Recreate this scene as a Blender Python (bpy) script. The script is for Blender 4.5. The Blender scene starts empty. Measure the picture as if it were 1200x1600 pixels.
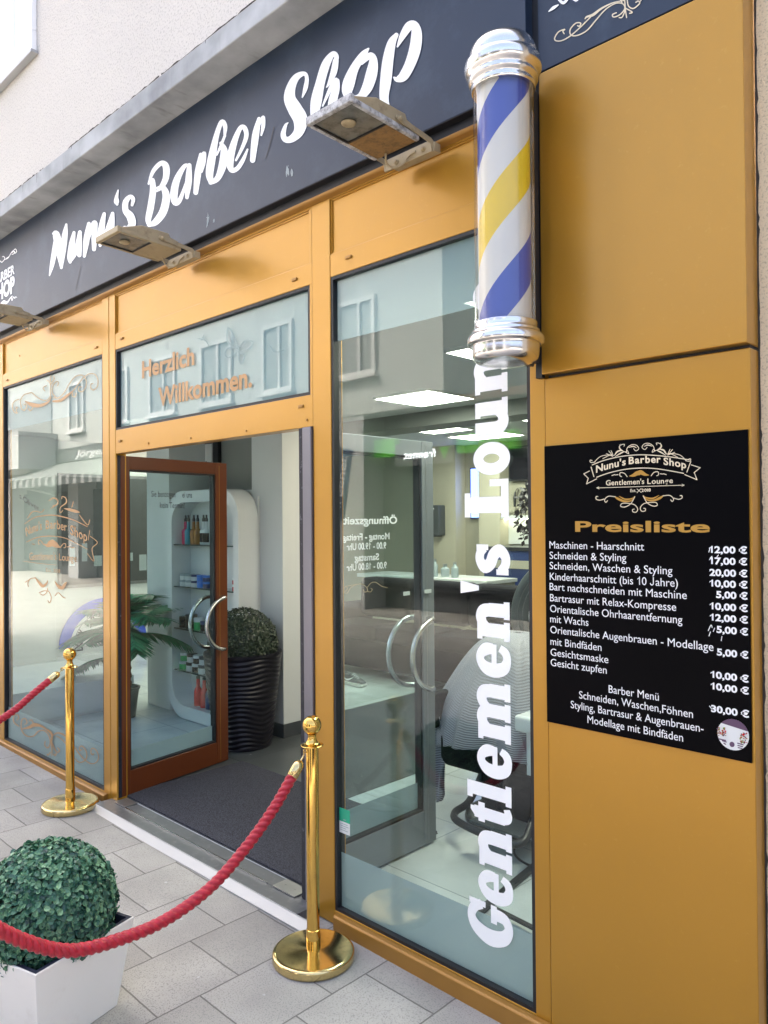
import bpy, bmesh, math, random
from mathutils import Vector, Matrix
random.seed(7)
S = bpy.context.scene
COL = S.collection

# ------------------------------------------------------------------ camera, world, sun, exposure
cam_d = bpy.data.cameras.new('camera')
cam = bpy.data.objects.new('camera', cam_d); COL.objects.link(cam)
cam_d.sensor_fit = 'HORIZONTAL'; cam_d.sensor_width = 36.0; cam_d.lens = 36.0
cam_d.clip_start = 0.05; cam_d.clip_end = 400
fw = Vector((-0.69538666, 0.71856621, 0.0099995))
rt = Vector((0.71852352, 0.69545666, -0.00799951))
up = Vector((0.0127024, -0.00162212, 0.99991801))
M = Matrix((rt, up, -fw)).transposed().to_4x4(); M.translation = Vector((0, -2.23655, 1.70))
cam.matrix_world = M
S.camera = cam

SUN_EL, SUN_AZ = math.radians(50), math.radians(325)       # azimuth clockwise from +Y: behind the shop, so its front stands in open shade
W = bpy.data.worlds.new('World'); S.world = W; W.use_nodes = True
wn = W.node_tree.nodes; wl = W.node_tree.links; wn.clear()
sky = wn.new('ShaderNodeTexSky'); sky.sky_type = 'NISHITA'; sky.sun_disc = False
sky.sun_elevation = SUN_EL; sky.sun_rotation = SUN_AZ
sky.air_density = .6; sky.dust_density = 10.0; sky.ozone_density = 1.0
bg = wn.new('ShaderNodeBackground'); bg.inputs[1].default_value = 0.15
wo = wn.new('ShaderNodeOutputWorld')
tint = wn.new('ShaderNodeMix'); tint.data_type = 'RGBA'; tint.blend_type = 'MULTIPLY'; tint.inputs[0].default_value = 1
tint.inputs[7].default_value = (1.02, 1.0, 0.955, 1)                    # thin bright cloud takes the edge off the blue
wl.new(sky.outputs[0], tint.inputs[6]); wl.new(tint.outputs[2], bg.inputs[0]); wl.new(bg.outputs[0], wo.inputs[0])
sun_d = bpy.data.lights.new('sun', 'SUN'); sun_d.energy = .5; sun_d.angle = math.radians(4)
sun_d.color = (1.0, 0.96, 0.90)
sun = bpy.data.objects.new('sun', sun_d); COL.objects.link(sun)
sd = Vector((math.sin(SUN_AZ) * math.cos(SUN_EL), math.cos(SUN_AZ) * math.cos(SUN_EL), math.sin(SUN_EL)))
sun.rotation_euler = sd.to_track_quat('Z', 'Y').to_euler()
S.view_settings.view_transform = 'Standard'; S.view_settings.look = 'None'
S.view_settings.exposure = 2.95; S.view_settings.gamma = 1.0
S.cycles.max_bounces = 10; S.cycles.transparent_max_bounces = 24
S.cycles.caustics_reflective = False; S.cycles.caustics_refractive = False

# ------------------------------------------------------------------ materials
MATS = {}
def newmat(name):
    m = bpy.data.materials.new(name); m.use_nodes = True; MATS[name] = m
    return m, m.node_tree.nodes, m.node_tree.links, m.node_tree.nodes['Principled BSDF']
def pm(name, col, rough=0.5, metal=0.0, var=0.0, scale=6.0, bump=0.0, bscale=60.0, coat=0.0, emit=None, spec=0.5,
       dirt=None, dscale=3.0, damt=0.5, stretch=None, rvar=0.0):
    """painted / plain procedural surface: base colour with soft noise variation, optional dirt, optional bump"""
    m, n, l, b = newmat(name)
    b.inputs['Roughness'].default_value = rough; b.inputs['Metallic'].default_value = metal
    b.inputs['Coat Weight'].default_value = coat; b.inputs['Coat Roughness'].default_value = .18; b.inputs['Specular IOR Level'].default_value = spec
    b.inputs['Base Color'].default_value = (*col, 1)
    tc = n.new('ShaderNodeTexCoord'); src = tc.outputs['Object']
    if stretch:
        mp = n.new('ShaderNodeMapping'); mp.inputs['Scale'].default_value = stretch
        l.new(src, mp.inputs[0]); src = mp.outputs[0]
    out = None
    if var or dirt or rvar:
        nz = n.new('ShaderNodeTexNoise'); nz.inputs['Scale'].default_value = scale; nz.inputs['Detail'].default_value = 6
        l.new(src, nz.inputs['Vector'])
        mx = n.new('ShaderNodeMix'); mx.data_type = 'RGBA'
        mx.inputs[6].default_value = (*[max(0, c * (1 - var)) for c in col], 1)
        mx.inputs[7].default_value = (*[min(1, c * (1 + var)) for c in col], 1)
        l.new(nz.outputs['Fac'], mx.inputs[0]); out = mx.outputs[2]
        if rvar:
            mr = n.new('ShaderNodeMapRange'); mr.inputs[1].default_value = .3; mr.inputs[2].default_value = .7
            mr.inputs[3].default_value = rough - rvar; mr.inputs[4].default_value = rough + rvar
            l.new(nz.outputs['Fac'], mr.inputs[0]); l.new(mr.outputs[0], b.inputs['Roughness'])
    if dirt:
        nd = n.new('ShaderNodeTexNoise'); nd.inputs['Scale'].default_value = dscale; nd.inputs['Detail'].default_value = 9
        nd.inputs['Roughness'].default_value = .7
        l.new(src, nd.inputs['Vector'])
        rp = n.new('ShaderNodeValToRGB'); rp.color_ramp.elements[0].position = 1 - damt - .12; rp.color_ramp.elements[1].position = 1 - damt + .12
        l.new(nd.outputs['Fac'], rp.inputs[0])
        m2 = n.new('ShaderNodeMix'); m2.data_type = 'RGBA'; m2.inputs[7].default_value = (*dirt, 1)
        l.new(out, m2.inputs[6]); l.new(rp.outputs[0], m2.inputs[0]); out = m2.outputs[2]
    if out: l.new(out, b.inputs['Base Color'])
    if bump:
        nb = n.new('ShaderNodeTexNoise'); nb.inputs['Scale'].default_value = bscale; nb.inputs['Detail'].default_value = 5
        l.new(src, nb.inputs['Vector'])
        bp = n.new('ShaderNodeBump'); bp.inputs['Strength'].default_value = bump; bp.inputs['Distance'].default_value = .01
        l.new(nb.outputs['Fac'], bp.inputs['Height']); l.new(bp.outputs[0], b.inputs['Normal'])
    if emit:
        b.inputs['Emission Color'].default_value = (*emit[0], 1); b.inputs['Emission Strength'].default_value = emit[1]
    return m

pm('gold_paint', (0.475, 0.240, 0.024), rough=.34, metal=.40, var=.08, scale=2.2, bump=.14, bscale=2.2, coat=.35, dirt=(.55, .315, .05), dscale=38, damt=.28)
pm('gold_paint_edge', (0.36, 0.18, 0.035), rough=.4, metal=.25, var=.1, scale=8)
pm('brown_paint', (0.125, 0.030, 0.007), rough=.32, metal=.1, var=.12, scale=3, coat=.2, bump=.03, bscale=300)
pm('sign_navy', (0.011, 0.024, 0.052), rough=.36, var=.12, scale=2.5, bump=.03, bscale=300, dirt=(.030, .052, .088), dscale=4, damt=.38)
pm('black', (0.010, 0.011, 0.015), rough=.5, var=.2)
pm('black_gloss', (0.006, 0.006, 0.010), rough=.18, var=.1)
pm('rubber', (0.012, 0.014, 0.024), rough=.6, bump=.2, bscale=90, dirt=(.28, .29, .33), dscale=30, damt=.30, var=.1)
pm('white_vinyl', (0.93, 0.95, 0.96), rough=.35, var=.02)
pm('white_print', (0.85, 0.86, 0.88), rough=.4)
pm('gold_vinyl', (0.42, 0.245, 0.11), rough=.4, metal=.2, var=.1)
pm('gold_line', (0.46, 0.35, 0.20), rough=.4, var=.1)
pm('cream_line', (0.75, 0.66, 0.48), rough=.4)
pm('gold_print', (0.47, 0.26, 0.045), rough=.35, metal=.2)
pm('grey_print', (0.30, 0.36, 0.38), rough=.4)
pm('teal_print', (0.30, 0.42, 0.43), rough=.5)
pm('dark_print', (0.02, 0.022, 0.03), rough=.4)
pm('alu', (0.20, 0.20, 0.24), rough=.34, metal=.7, var=.06, scale=4, stretch=(1, 1, .1))
pm('grey_door', (0.23, 0.25, 0.28), rough=.38, metal=.25, var=.06, scale=4)
pm('steel', (0.46, 0.47, 0.48), rough=.34, metal=.9, var=.12, scale=9, dirt=(.2, .2, .2), dscale=14, damt=.3)
pm('steel_dark', (0.20, 0.21, 0.22), rough=.40, metal=.6, var=.2, scale=6, dirt=(.33, .33, .34), dscale=16, damt=.35)
pm('steel_bright', (0.42, 0.43, 0.44), rough=.38, metal=.5, var=.06, scale=6)
pm('handle_steel', (0.55, 0.56, 0.56), rough=.26, metal=1.0)
pm('chrome', (0.70, 0.70, 0.71), rough=.20, metal=1.0, var=.1, scale=14, dirt=(.30, .29, .28), dscale=38, damt=.27, bump=.015, bscale=25)
pm('brass', (0.80, 0.50, 0.13), rough=.08, metal=1.0, var=.06, scale=9, dirt=(.50, .33, .10), dscale=26, damt=.34)
pm('brass_worn', (0.70, 0.55, 0.26), rough=.14, metal=1.0, var=.14, scale=12, dirt=(.42, .33, .17), dscale=30, damt=.38)
pm('lamp_beige', (0.40, 0.325, 0.20), rough=.55, var=.1, scale=10, dirt=(.19, .14, .08), dscale=18, damt=.33, bump=.1, bscale=120)
pm('lamp_peel', (0.55, 0.55, 0.56), rough=.6, var=.2, scale=30, dirt=(.10, .095, .09), dscale=40, damt=.45, bump=.2, bscale=120)
pm('lamp_glass', (0.16, 0.165, 0.15), rough=.25, var=.25, scale=30, dirt=(.07, .07, .06), dscale=22, damt=.4)
pm('rust_paint', (0.28, 0.16, 0.06), rough=.6, var=.25, scale=20, dirt=(.08, .055, .03), dscale=30, damt=.4, bump=.2, bscale=80)
pm('white_room', (0.62, 0.65, 0.65), rough=.6, var=.03, bump=.05, bscale=80)
pm('white_gloss', (0.72, 0.75, 0.75), rough=.22, var=.02)
pm('room_beige', (0.36, 0.34, 0.27), rough=.7, var=.05)
pm('room_cream', (0.50, 0.47, 0.37), rough=.7, var=.05)
pm('room_grey', (0.22, 0.23, 0.22), rough=.7, var=.05)
pm('ceiling_white', (0.50, 0.53, 0.54), rough=.8, var=.03)
pm('slate_skirt', (0.055, 0.062, 0.068), rough=.4, var=.25, scale=9)
pm('leather', (0.004, 0.004, 0.007), rough=.65, bump=.5, bscale=16, var=.2, spec=.08)
pm('black_plastic', (0.016, 0.017, 0.02), rough=.35)
pm('grey_plastic', (0.06, 0.07, 0.075), rough=.38, var=.1, bump=.1, bscale=40)
pm('mirror', (0.55, 0.56, 0.58), rough=.03, metal=1)
pm('planter_white', (0.93, 0.91, 0.87), rough=.24, var=.02, coat=.2, dirt=(.84, .81, .75), dscale=9, damt=.33)
pm('planter_black', (0.007, 0.007, 0.013), rough=.36, spec=.35)
pm('liner', (0.02, 0.025, 0.05), rough=.5)
pm('soil', (0.03, 0.022, 0.016), rough=.9, bump=.6, bscale=60)
pm('trunk', (0.14, 0.09, 0.05), rough=.85, var=.4, scale=25, bump=.8, bscale=50)
pm('pot_teal', (0.03, 0.055, 0.06), rough=.5)
pm('blue_ring', (0.04, 0.10, 0.60), rough=.4)
pm('board_navy', (0.0006, 0.0007, 0.0018), rough=.35, var=.3, scale=3, spec=.06)
pm('led', (0.9, 0.9, 0.85), rough=.5, emit=((1.0, .92, .72), 4.2))
pm('underlight', (0.9, 0.85, 0.7), emit=((1.0, .86, .6), 2.5))
pm('screen_blue', (0.03, 0.05, 0.3), rough=.3, emit=((.22, .30, 1.0), .8))
pm('green_sign', (0.07, 0.34, 0.02), rough=.4, emit=((.10, .62, .02), .25))
pm('lit_white', (.8, .8, .8), emit=((1, 1, 1), 2.2))
pm('green_ink', (0.07, 0.34, 0.02), rough=.4)
pm('navy_flag', (0.03, 0.06, 0.12), rough=.5)
pm('sticker_green', (0.02, 0.42, 0.24), rough=.4)
pm('paper', (0.75, 0.77, 0.76), rough=.6)
pm('opp_render', (0.47, 0.485, 0.475), rough=.85, var=.04, scale=1.2)
pm('opp_white', (0.46, 0.47, 0.47), rough=.8, var=.04, scale=1.2)
pm('opp_dark', (0.10, 0.11, 0.115), rough=.6, var=.2, scale=1)
pm('opp_roof', (0.16, 0.09, 0.07), rough=.8, var=.2)
pm('shop_glass', (0.03, 0.035, 0.038), rough=.15, var=.3, scale=2)
pm('opp_glass', (0.28, 0.30, 0.305), rough=.35, var=.2, scale=1)
pm('opp_frame', (0.66, 0.66, 0.66), rough=.4)
pm('curtain', (0.45, 0.46, 0.46), rough=.9)
pm('red_plastic', (0.62, 0.006, 0.012), rough=.25)
pm('pink_plastic', (0.62, 0.03, 0.12), rough=.25)
pm('cyan_plastic', (0.03, 0.26, 0.36), rough=.25)
pm('amber_plastic', (0.32, 0.14, 0.03), rough=.25)
pm('green_plastic', (0.03, 0.42, 0.12), rough=.3)
pm('blue_plastic', (0.03, 0.18, 0.62), rough=.3)
pm('navy_plastic', (0.02, 0.04, 0.14), rough=.3)
pm('white_plastic', (0.66, 0.69, 0.69), rough=.3)
pm('shoe_sole', (0.7, 0.7, 0.66), rough=.6)
pm('glass_edge', (0.02, 0.05, 0.05), rough=.2)
pm('red_bit', (0.6, 0.03, 0.02), rough=.3)
pm('crack', (0.045, 0.04, 0.035), rough=.9)
pm('trolley_white', (0.78, 0.81, 0.83), rough=.25)
pm('purple_print', (0.10, 0.05, 0.11), rough=.4)

def mat_glass(name, tint, ior=1.5):
    m, n, l, b = newmat(name); n.remove(b)
    geo = n.new('ShaderNodeNewGeometry')
    mr = n.new('ShaderNodeMapRange'); mr.inputs[3].default_value = ior; mr.inputs[4].default_value = 1 / ior
    l.new(geo.outputs['Backfacing'], mr.inputs[0])
    fr = n.new('ShaderNodeFresnel'); l.new(mr.outputs[0], fr.inputs[0])
    tr = n.new('ShaderNodeBsdfTransparent'); tr.inputs[0].default_value = (*tint, 1)
    gl = n.new('ShaderNodeBsdfGlossy'); gl.inputs['Roughness'].default_value = 0.0
    mx = n.new('ShaderNodeMixShader'); l.new(fr.outputs[0], mx.inputs[0]); l.new(tr.outputs[0], mx.inputs[1]); l.new(gl.outputs[0], mx.inputs[2])
    l.new(mx.outputs[0], n['Material Output'].inputs[0])
mat_glass('glass', (0.85, 0.93, 0.94)); mat_glass('clear_plastic', (0.95, 0.95, 0.94)); mat_glass('tube_plastic', (0.96, 0.96, 0.95), 1.62)
def mat_film(name, col, cover):
    m, n, l, b = newmat(name); n.remove(b)
    df = n.new('ShaderNodeBsdfDiffuse'); df.inputs[0].default_value = (*col, 1)
    tl = n.new('ShaderNodeBsdfTranslucent'); tl.inputs[0].default_value = (*col, 1)
    m1 = n.new('ShaderNodeMixShader'); m1.inputs[0].default_value = .35; l.new(df.outputs[0], m1.inputs[1]); l.new(tl.outputs[0], m1.inputs[2])
    tr = n.new('ShaderNodeBsdfTransparent')
    nz = n.new('ShaderNodeTexNoise'); nz.inputs['Scale'].default_value = 1.7; nz.inputs['Detail'].default_value = 4
    tc = n.new('ShaderNodeTexCoord'); l.new(tc.outputs['Object'], nz.inputs['Vector'])
    mr = n.new('ShaderNodeMapRange'); mr.inputs[3].default_value = cover - .06; mr.inputs[4].default_value = cover + .06; l.new(nz.outputs['Fac'], mr.inputs[0])
    mx = n.new('ShaderNodeMixShader'); l.new(mr.outputs[0], mx.inputs[0]); l.new(tr.outputs[0], mx.inputs[1]); l.new(m1.outputs[0], mx.inputs[2])
    l.new(mx.outputs[0], n['Material Output'].inputs[0])
mat_film('film', (0.64, 0.685, 0.69), .72); mat_film('film_dense', (0.53, 0.60, 0.605), .90); mat_film('film_thin', (0.56, 0.62, 0.63), .58)

def mat_stucco(name, col, grain=150, strength=.6):
    m, n, l, b = newmat(name); b.inputs['Roughness'].default_value = .9
    tc = n.new('ShaderNodeTexCoord')
    vo = n.new('ShaderNodeTexNoise'); vo.inputs['Scale'].default_value = grain; vo.inputs['Detail'].default_value = 3; l.new(tc.outputs['Object'], vo.inputs['Vector'])
    rp = n.new('ShaderNodeValToRGB'); rp.color_ramp.elements[0].position = .33; rp.color_ramp.elements[1].position = .48
    rp.color_ramp.elements[0].color = (*[c * .70 for c in col], 1); rp.color_ramp.elements[1].color = (*col, 1)
    l.new(vo.outputs['Fac'], rp.inputs[0])
    n2 = n.new('ShaderNodeTexNoise'); n2.inputs['Scale'].default_value = 1.3; n2.inputs['Detail'].default_value = 5; l.new(tc.outputs['Object'], n2.inputs['Vector'])
    mr = n.new('ShaderNodeMapRange'); mr.inputs[3].default_value = .9; mr.inputs[4].default_value = 1.04; l.new(n2.outputs['Fac'], mr.inputs[0])
    vm = n.new('ShaderNodeVectorMath'); vm.operation = 'SCALE'; l.new(rp.outputs[0], vm.inputs[0]); l.new(mr.outputs[0], vm.inputs['Scale'])
    l.new(vm.outputs[0], b.inputs['Base Color'])
    bp = n.new('ShaderNodeBump'); bp.inputs['Strength'].default_value = strength; bp.inputs['Distance'].default_value = .006
    l.new(vo.outputs['Fac'], bp.inputs['Height']); l.new(bp.outputs[0], b.inputs['Normal'])
mat_stucco('stucco', (0.67, 0.645, 0.60), 95); mat_stucco('stucco_side', (0.74, 0.62, 0.43), 160, .3)

def mat_concrete():
    m, n, l, b = newmat('concrete'); b.inputs['Roughness'].default_value = .85
    tc = n.new('ShaderNodeTexCoord')
    nz = n.new('ShaderNodeTexNoise'); nz.inputs['Scale'].default_value = 5; nz.inputs['Detail'].default_value = 9; l.new(tc.outputs['Object'], nz.inputs['Vector'])
    rp = n.new('ShaderNodeValToRGB'); rp.color_ramp.elements[0].color = (.27, .285, .30, 1); rp.color_ramp.elements[1].color = (.50, .525, .54, 1)
    rp.color_ramp.elements[0].position = .3; rp.color_ramp.elements[1].position = .7; l.new(nz.outputs['Fac'], rp.inputs[0])
    mp = n.new('ShaderNodeMapping'); mp.inputs['Scale'].default_value = (9, 3, .8); l.new(tc.outputs['Object'], mp.inputs[0])
    st = n.new('ShaderNodeTexNoise'); st.inputs['Scale'].default_value = 1.6; st.inputs['Detail'].default_value = 6; l.new(mp.outputs[0], st.inputs['Vector'])
    r2 = n.new('ShaderNodeValToRGB'); r2.color_ramp.elements[0].position = .60; r2.color_ramp.elements[1].position = .78; l.new(st.outputs['Fac'], r2.inputs[0])
    mx = n.new('ShaderNodeMix'); mx.data_type = 'RGBA'; mx.inputs[7].default_value = (.24, .24, .24, 1); l.new(r2.outputs[0], mx.inputs[0]); l.new(rp.outputs[0], mx.inputs[6])
    l.new(mx.outputs[2], b.inputs['Base Color'])
    bp = n.new('ShaderNodeBump'); bp.inputs['Strength'].default_value = .25; bp.inputs['Distance'].default_value = .01; l.new(nz.outputs['Fac'], bp.inputs['Height']); l.new(bp.outputs[0], b.inputs['Normal'])
mat_concrete()

def mat_tiles(name, w, h, off, shift, c1, c2, cm, mortar, rough, speck=0.0, swap=False, spc=(.1, .1, .1), bump=.3, grain=.0):
    """slabs laid in world metres: rows along one axis, optional half bond"""
    m, n, l, b = newmat(name); b.inputs['Roughness'].default_value = rough
    geo = n.new('ShaderNodeNewGeometry'); sp = n.new('ShaderNodeSeparateXYZ'); l.new(geo.outputs['Position'], sp.inputs[0])
    cb = n.new('ShaderNodeCombineXYZ')
    if swap: l.new(sp.outputs[1], cb.inputs[0]); l.new(sp.outputs[0], cb.inputs[1])
    else: l.new(sp.outputs[0], cb.inputs[0]); l.new(sp.outputs[1], cb.inputs[1])
    mp = n.new('ShaderNodeMapping'); mp.inputs['Location'].default_value = (*shift, 0); l.new(cb.outputs[0], mp.inputs[0])
    # slightly wavering joints
    wz = n.new('ShaderNodeTexNoise'); wz.inputs['Scale'].default_value = 14; l.new(geo.outputs['Position'], wz.inputs['Vector'])
    ws = n.new('ShaderNodeVectorMath'); ws.operation = 'SCALE'; ws.inputs['Scale'].default_value = .004; l.new(wz.outputs['Color'], ws.inputs[0])
    wa = n.new('ShaderNodeVectorMath'); l.new(mp.outputs[0], wa.inputs[0]); l.new(ws.outputs[0], wa.inputs[1])
    br = n.new('ShaderNodeTexBrick'); br.offset = off; br.offset_frequency = 2; br.squash = 1
    br.inputs['Scale'].default_value = 1; br.inputs['Brick Width'].default_value = w; br.inputs['Row Height'].default_value = h
    br.inputs['Mortar Size'].default_value = mortar; br.inputs['Mortar Smooth'].default_value = .3; br.inputs['Bias'].default_value = 0
    br.inputs['Color1'].default_value = (*c1, 1); br.inputs['Color2'].default_value = (*c2, 1); br.inputs['Mortar'].default_value = (*cm, 1)
    l.new(wa.outputs[0], br.inputs['Vector'])
    out = br.outputs['Color']
    nz = n.new('ShaderNodeTexNoise'); nz.inputs['Scale'].default_value = 1.8; nz.inputs['Detail'].default_value = 8; l.new(geo.outputs['Position'], nz.inputs['Vector'])
    mr = n.new('ShaderNodeMapRange'); mr.inputs[1].default_value = .3; mr.inputs[2].default_value = .7; mr.inputs[3].default_value = .74; mr.inputs[4].default_value = 1.16; l.new(nz.outputs['Fac'], mr.inputs[0])
    vm = n.new('ShaderNodeVectorMath'); vm.operation = 'SCALE'; l.new(out, vm.inputs[0]); l.new(mr.outputs[0], vm.inputs['Scale']); out = vm.outputs[0]
    if speck:
        s1 = n.new('ShaderNodeTexNoise'); s1.inputs['Scale'].default_value = 190; s1.inputs['Detail'].default_value = 3; l.new(geo.outputs['Position'], s1.inputs['Vector'])
        r1 = n.new('ShaderNodeValToRGB'); r1.color_ramp.elements[0].position = .36; r1.color_ramp.elements[1].position = .47
        r1.color_ramp.elements[0].color = (1, 1, 1, 1); r1.color_ramp.elements[1].color = (0, 0, 0, 1); l.new(s1.outputs['Fac'], r1.inputs[0])
        ml = n.new('ShaderNodeMath'); ml.operation = 'MULTIPLY'; ml.inputs[1].default_value = speck; l.new(r1.outputs[0], ml.inputs[0])
        mx = n.new('ShaderNodeMix'); mx.data_type = 'RGBA'; mx.inputs[7].default_value = (*spc, 1); l.new(out, mx.inputs[6]); l.new(ml.outputs[0], mx.inputs[0]); out = mx.outputs[2]
        s2 = n.new('ShaderNodeTexVoronoi'); s2.inputs['Scale'].default_value = 5.5; l.new(geo.outputs['Position'], s2.inputs['Vector'])
        r2 = n.new('ShaderNodeValToRGB'); r2.color_ramp.elements[0].position = .03; r2.color_ramp.elements[1].position = .05
        r2.color_ramp.elements[0].color = (.75, .75, .75, 1); r2.color_ramp.elements[1].color = (0, 0, 0, 1); l.new(s2.outputs['Distance'], r2.inputs[0])
        m3 = n.new('ShaderNodeMix'); m3.data_type = 'RGBA'; m3.inputs[7].default_value = (.5, .5, .49, 1); l.new(out, m3.inputs[6]); l.new(r2.outputs[0], m3.inputs[0]); out = m3.outputs[2]
    l.new(out, b.inputs['Base Color'])
    bp = n.new('ShaderNodeBump'); bp.inputs['Strength'].default_value = bump; bp.inputs['Distance'].default_value = .004; bp.invert = True
    if grain:
        g = n.new('ShaderNodeTexNoise'); g.inputs['Scale'].default_value = 240; l.new(geo.outputs['Position'], g.inputs['Vector'])
        ad = n.new('ShaderNodeMath'); ad.operation = 'MULTIPLY_ADD'; ad.inputs[1].default_value = grain; l.new(g.outputs['Fac'], ad.inputs[0]); l.new(br.outputs['Fac'], ad.inputs[2]); l.new(ad.outputs[0], bp.inputs['Height'])
    else: l.new(br.outputs['Fac'], bp.inputs['Height'])
    l.new(bp.outputs[0], b.inputs['Normal'])
mat_tiles('paving', .345, .345, .5, (.495, .41), (.345, .332, .305), (.42, .405, .372), (.17, .162, .146), .0034, .85, speck=.55, swap=True, bump=.8, grain=.5, spc=(.15, .15, .155))
mat_tiles('floor_white', .62, .62, 0, (.18, .12), (.60, .64, .64), (.64, .68, .68), (.30, .33, .33), .003, .16)
mat_tiles('floor_slate', .5, .5, 0, (0, .05), (.040, .047, .052), (.075, .085, .088), (.025, .027, .03), .003, .35, speck=.5, spc=(.02, .024, .026))

def mat_mat():
    m, n, l, b = newmat('mat_pile'); b.inputs['Roughness'].default_value = .95
    geo = n.new('ShaderNodeNewGeometry')
    nz = n.new('ShaderNodeTexNoise'); nz.inputs['Scale'].default_value = 160; nz.inputs['Detail'].default_value = 2; l.new(geo.outputs['Position'], nz.inputs['Vector'])
    rp = n.new('ShaderNodeValToRGB'); e = rp.color_ramp.elements
    e[0].position = .36; e[0].color = (.006, .007, .013, 1); e[1].position = .68; e[1].color = (.058, .062, .086, 1)
    l.new(nz.outputs['Fac'], rp.inputs[0]); l.new(rp.outputs[0], b.inputs['Base Color'])
    bp = n.new('ShaderNodeBump'); bp.inputs['Strength'].default_value = .8; bp.inputs['Distance'].default_value = .01; l.new(nz.outputs['Fac'], bp.inputs['Height']); l.new(bp.outputs[0], b.inputs['Normal'])
mat_mat()
def mat_leaf(name, dark, light, tip):
    m, n, l, b = newmat(name); b.inputs['Roughness'].default_value = .42
    geo = n.new('ShaderNodeNewGeometry'); tc = n.new('ShaderNodeTexCoord')
    nz = n.new('ShaderNodeTexNoise'); nz.inputs['Scale'].default_value = 9; nz.inputs['Detail'].default_value = 3; l.new(tc.outputs['Object'], nz.inputs['Vector'])
    ad = n.new('ShaderNodeMath'); ad.operation = 'ADD'; l.new(geo.outputs['Random Per Island'], ad.inputs[0]); l.new(nz.outputs['Fac'], ad.inputs[1])
    ml = n.new('ShaderNodeMath'); ml.operation = 'MULTIPLY'; ml.inputs[1].default_value = .62; l.new(ad.outputs[0], ml.inputs[0])
    rp = n.new('ShaderNodeValToRGB'); e = rp.color_ramp.elements
    e[0].position = .25; e[0].color = (*dark, 1); e[1].position = .9; e[1].color = (*tip, 1); k = e.new(.6); k.color = (*light, 1)
    l.new(ml.outputs[0], rp.inputs[0]); l.new(rp.outputs[0], b.inputs['Base Color'])
    b.inputs['Subsurface Weight'].default_value = 0
mat_leaf('leaf_box', (.008, .048, .040), (.042, .155, .092), (.17, .34, .19))
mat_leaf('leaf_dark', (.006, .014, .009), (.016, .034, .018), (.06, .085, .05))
mat_leaf('leaf_palm', (.008, .065, .036), (.015, .15, .075), (.04, .25, .12))
mat_leaf('leaf_bronze', (.012, .010, .012), (.028, .02, .022), (.06, .045, .045))
def mat_rope():
    m, n, l, b = newmat('rope_red'); b.inputs['Roughness'].default_value = .42; b.inputs['Sheen Weight'].default_value = .1
    tc = n.new('ShaderNodeTexCoord')
    nz = n.new('ShaderNodeTexNoise'); nz.inputs['Scale'].default_value = 60; nz.inputs['Detail'].default_value = 4; l.new(tc.outputs['Object'], nz.inputs['Vector'])
    rp = n.new('ShaderNodeValToRGB'); rp.color_ramp.elements[0].color = (.22, .002, .013, 1); rp.color_ramp.elements[1].color = (.64, .014, .040, 1)
    l.new(nz.outputs['Fac'], rp.inputs[0]); l.new(rp.outputs[0], b.inputs['Base Color'])
mat_rope()
def mat_cape():
    m, n, l, b = newmat('cape_check'); b.inputs['Roughness'].default_value = .6
    geo = n.new('ShaderNodeNewGeometry')
    mp = n.new('ShaderNodeMapping'); mp.inputs['Rotation'].default_value = (.5, .4, .2); mp.inputs['Scale'].default_value = (120, 120, 120); l.new(geo.outputs['Position'], mp.inputs[0])
    wv = n.new('ShaderNodeTexWave'); wv.inputs['Scale'].default_value = .32; wv.bands_direction = 'Z'; wv.inputs['Distortion'].default_value = .6; l.new(mp.outputs[0], wv.inputs['Vector'])
    rp = n.new('ShaderNodeValToRGB'); rp.color_ramp.elements[0].position = .42; rp.color_ramp.elements[1].position = .58
    rp.color_ramp.elements[0].color = (.06, .065, .10, 1); rp.color_ramp.elements[1].color = (.46, .47, .53, 1)
    l.new(wv.outputs['Fac'], rp.inputs[0]); l.new(rp.outputs[0], b.inputs['Base Color'])
mat_cape()
def mat_pole():
    m, n, l, b = newmat('pole_stripes'); b.inputs['Roughness'].default_value = .35
    tc = n.new('ShaderNodeTexCoord'); sp = n.new('ShaderNodeSeparateXYZ'); l.new(tc.outputs['Object'], sp.inputs[0])
    at = n.new('ShaderNodeMath'); at.operation = 'ARCTAN2'; l.new(sp.outputs[1], at.inputs[0]); l.new(sp.outputs[0], at.inputs[1])
    a = n.new('ShaderNodeMath'); a.operation = 'MULTIPLY'; a.inputs[1].default_value = 1 / (2 * math.pi); l.new(at.outputs[0], a.inputs[0])
    z = n.new('ShaderNodeMath'); z.operation = 'MULTIPLY'; z.inputs[1].default_value = -1 / PITCH; l.new(sp.outputs[2], z.inputs[0])
    s = n.new('ShaderNodeMath'); s.operation = 'ADD'; l.new(a.outputs[0], s.inputs[0]); l.new(z.outputs[0], s.inputs[1])
    o = n.new('ShaderNodeMath'); o.operation = 'ADD'; o.inputs[1].default_value = PHASE; l.new(s.outputs[0], o.inputs[0])
    f = n.new('ShaderNodeMath'); f.operation = 'FRACT'; l.new(o.outputs[0], f.inputs[0])
    rp = n.new('ShaderNodeValToRGB'); rp.color_ramp.interpolation = 'CONSTANT'; e = rp.color_ramp.elements
    wht = (.62, .61, .56, 1); e[0].position = 0; e[0].color = (.045, .075, .36, 1); e[1].position = .25; e[1].color = wht
    k = e.new(.5); k.color = (.72, .50, .004, 1); k = e.new(.75); k.color = wht
    l.new(f.outputs[0], rp.inputs[0]); l.new(rp.outputs[0], b.inputs['Base Color'])
PITCH, PHASE = .61, .599
mat_pole()
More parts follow.
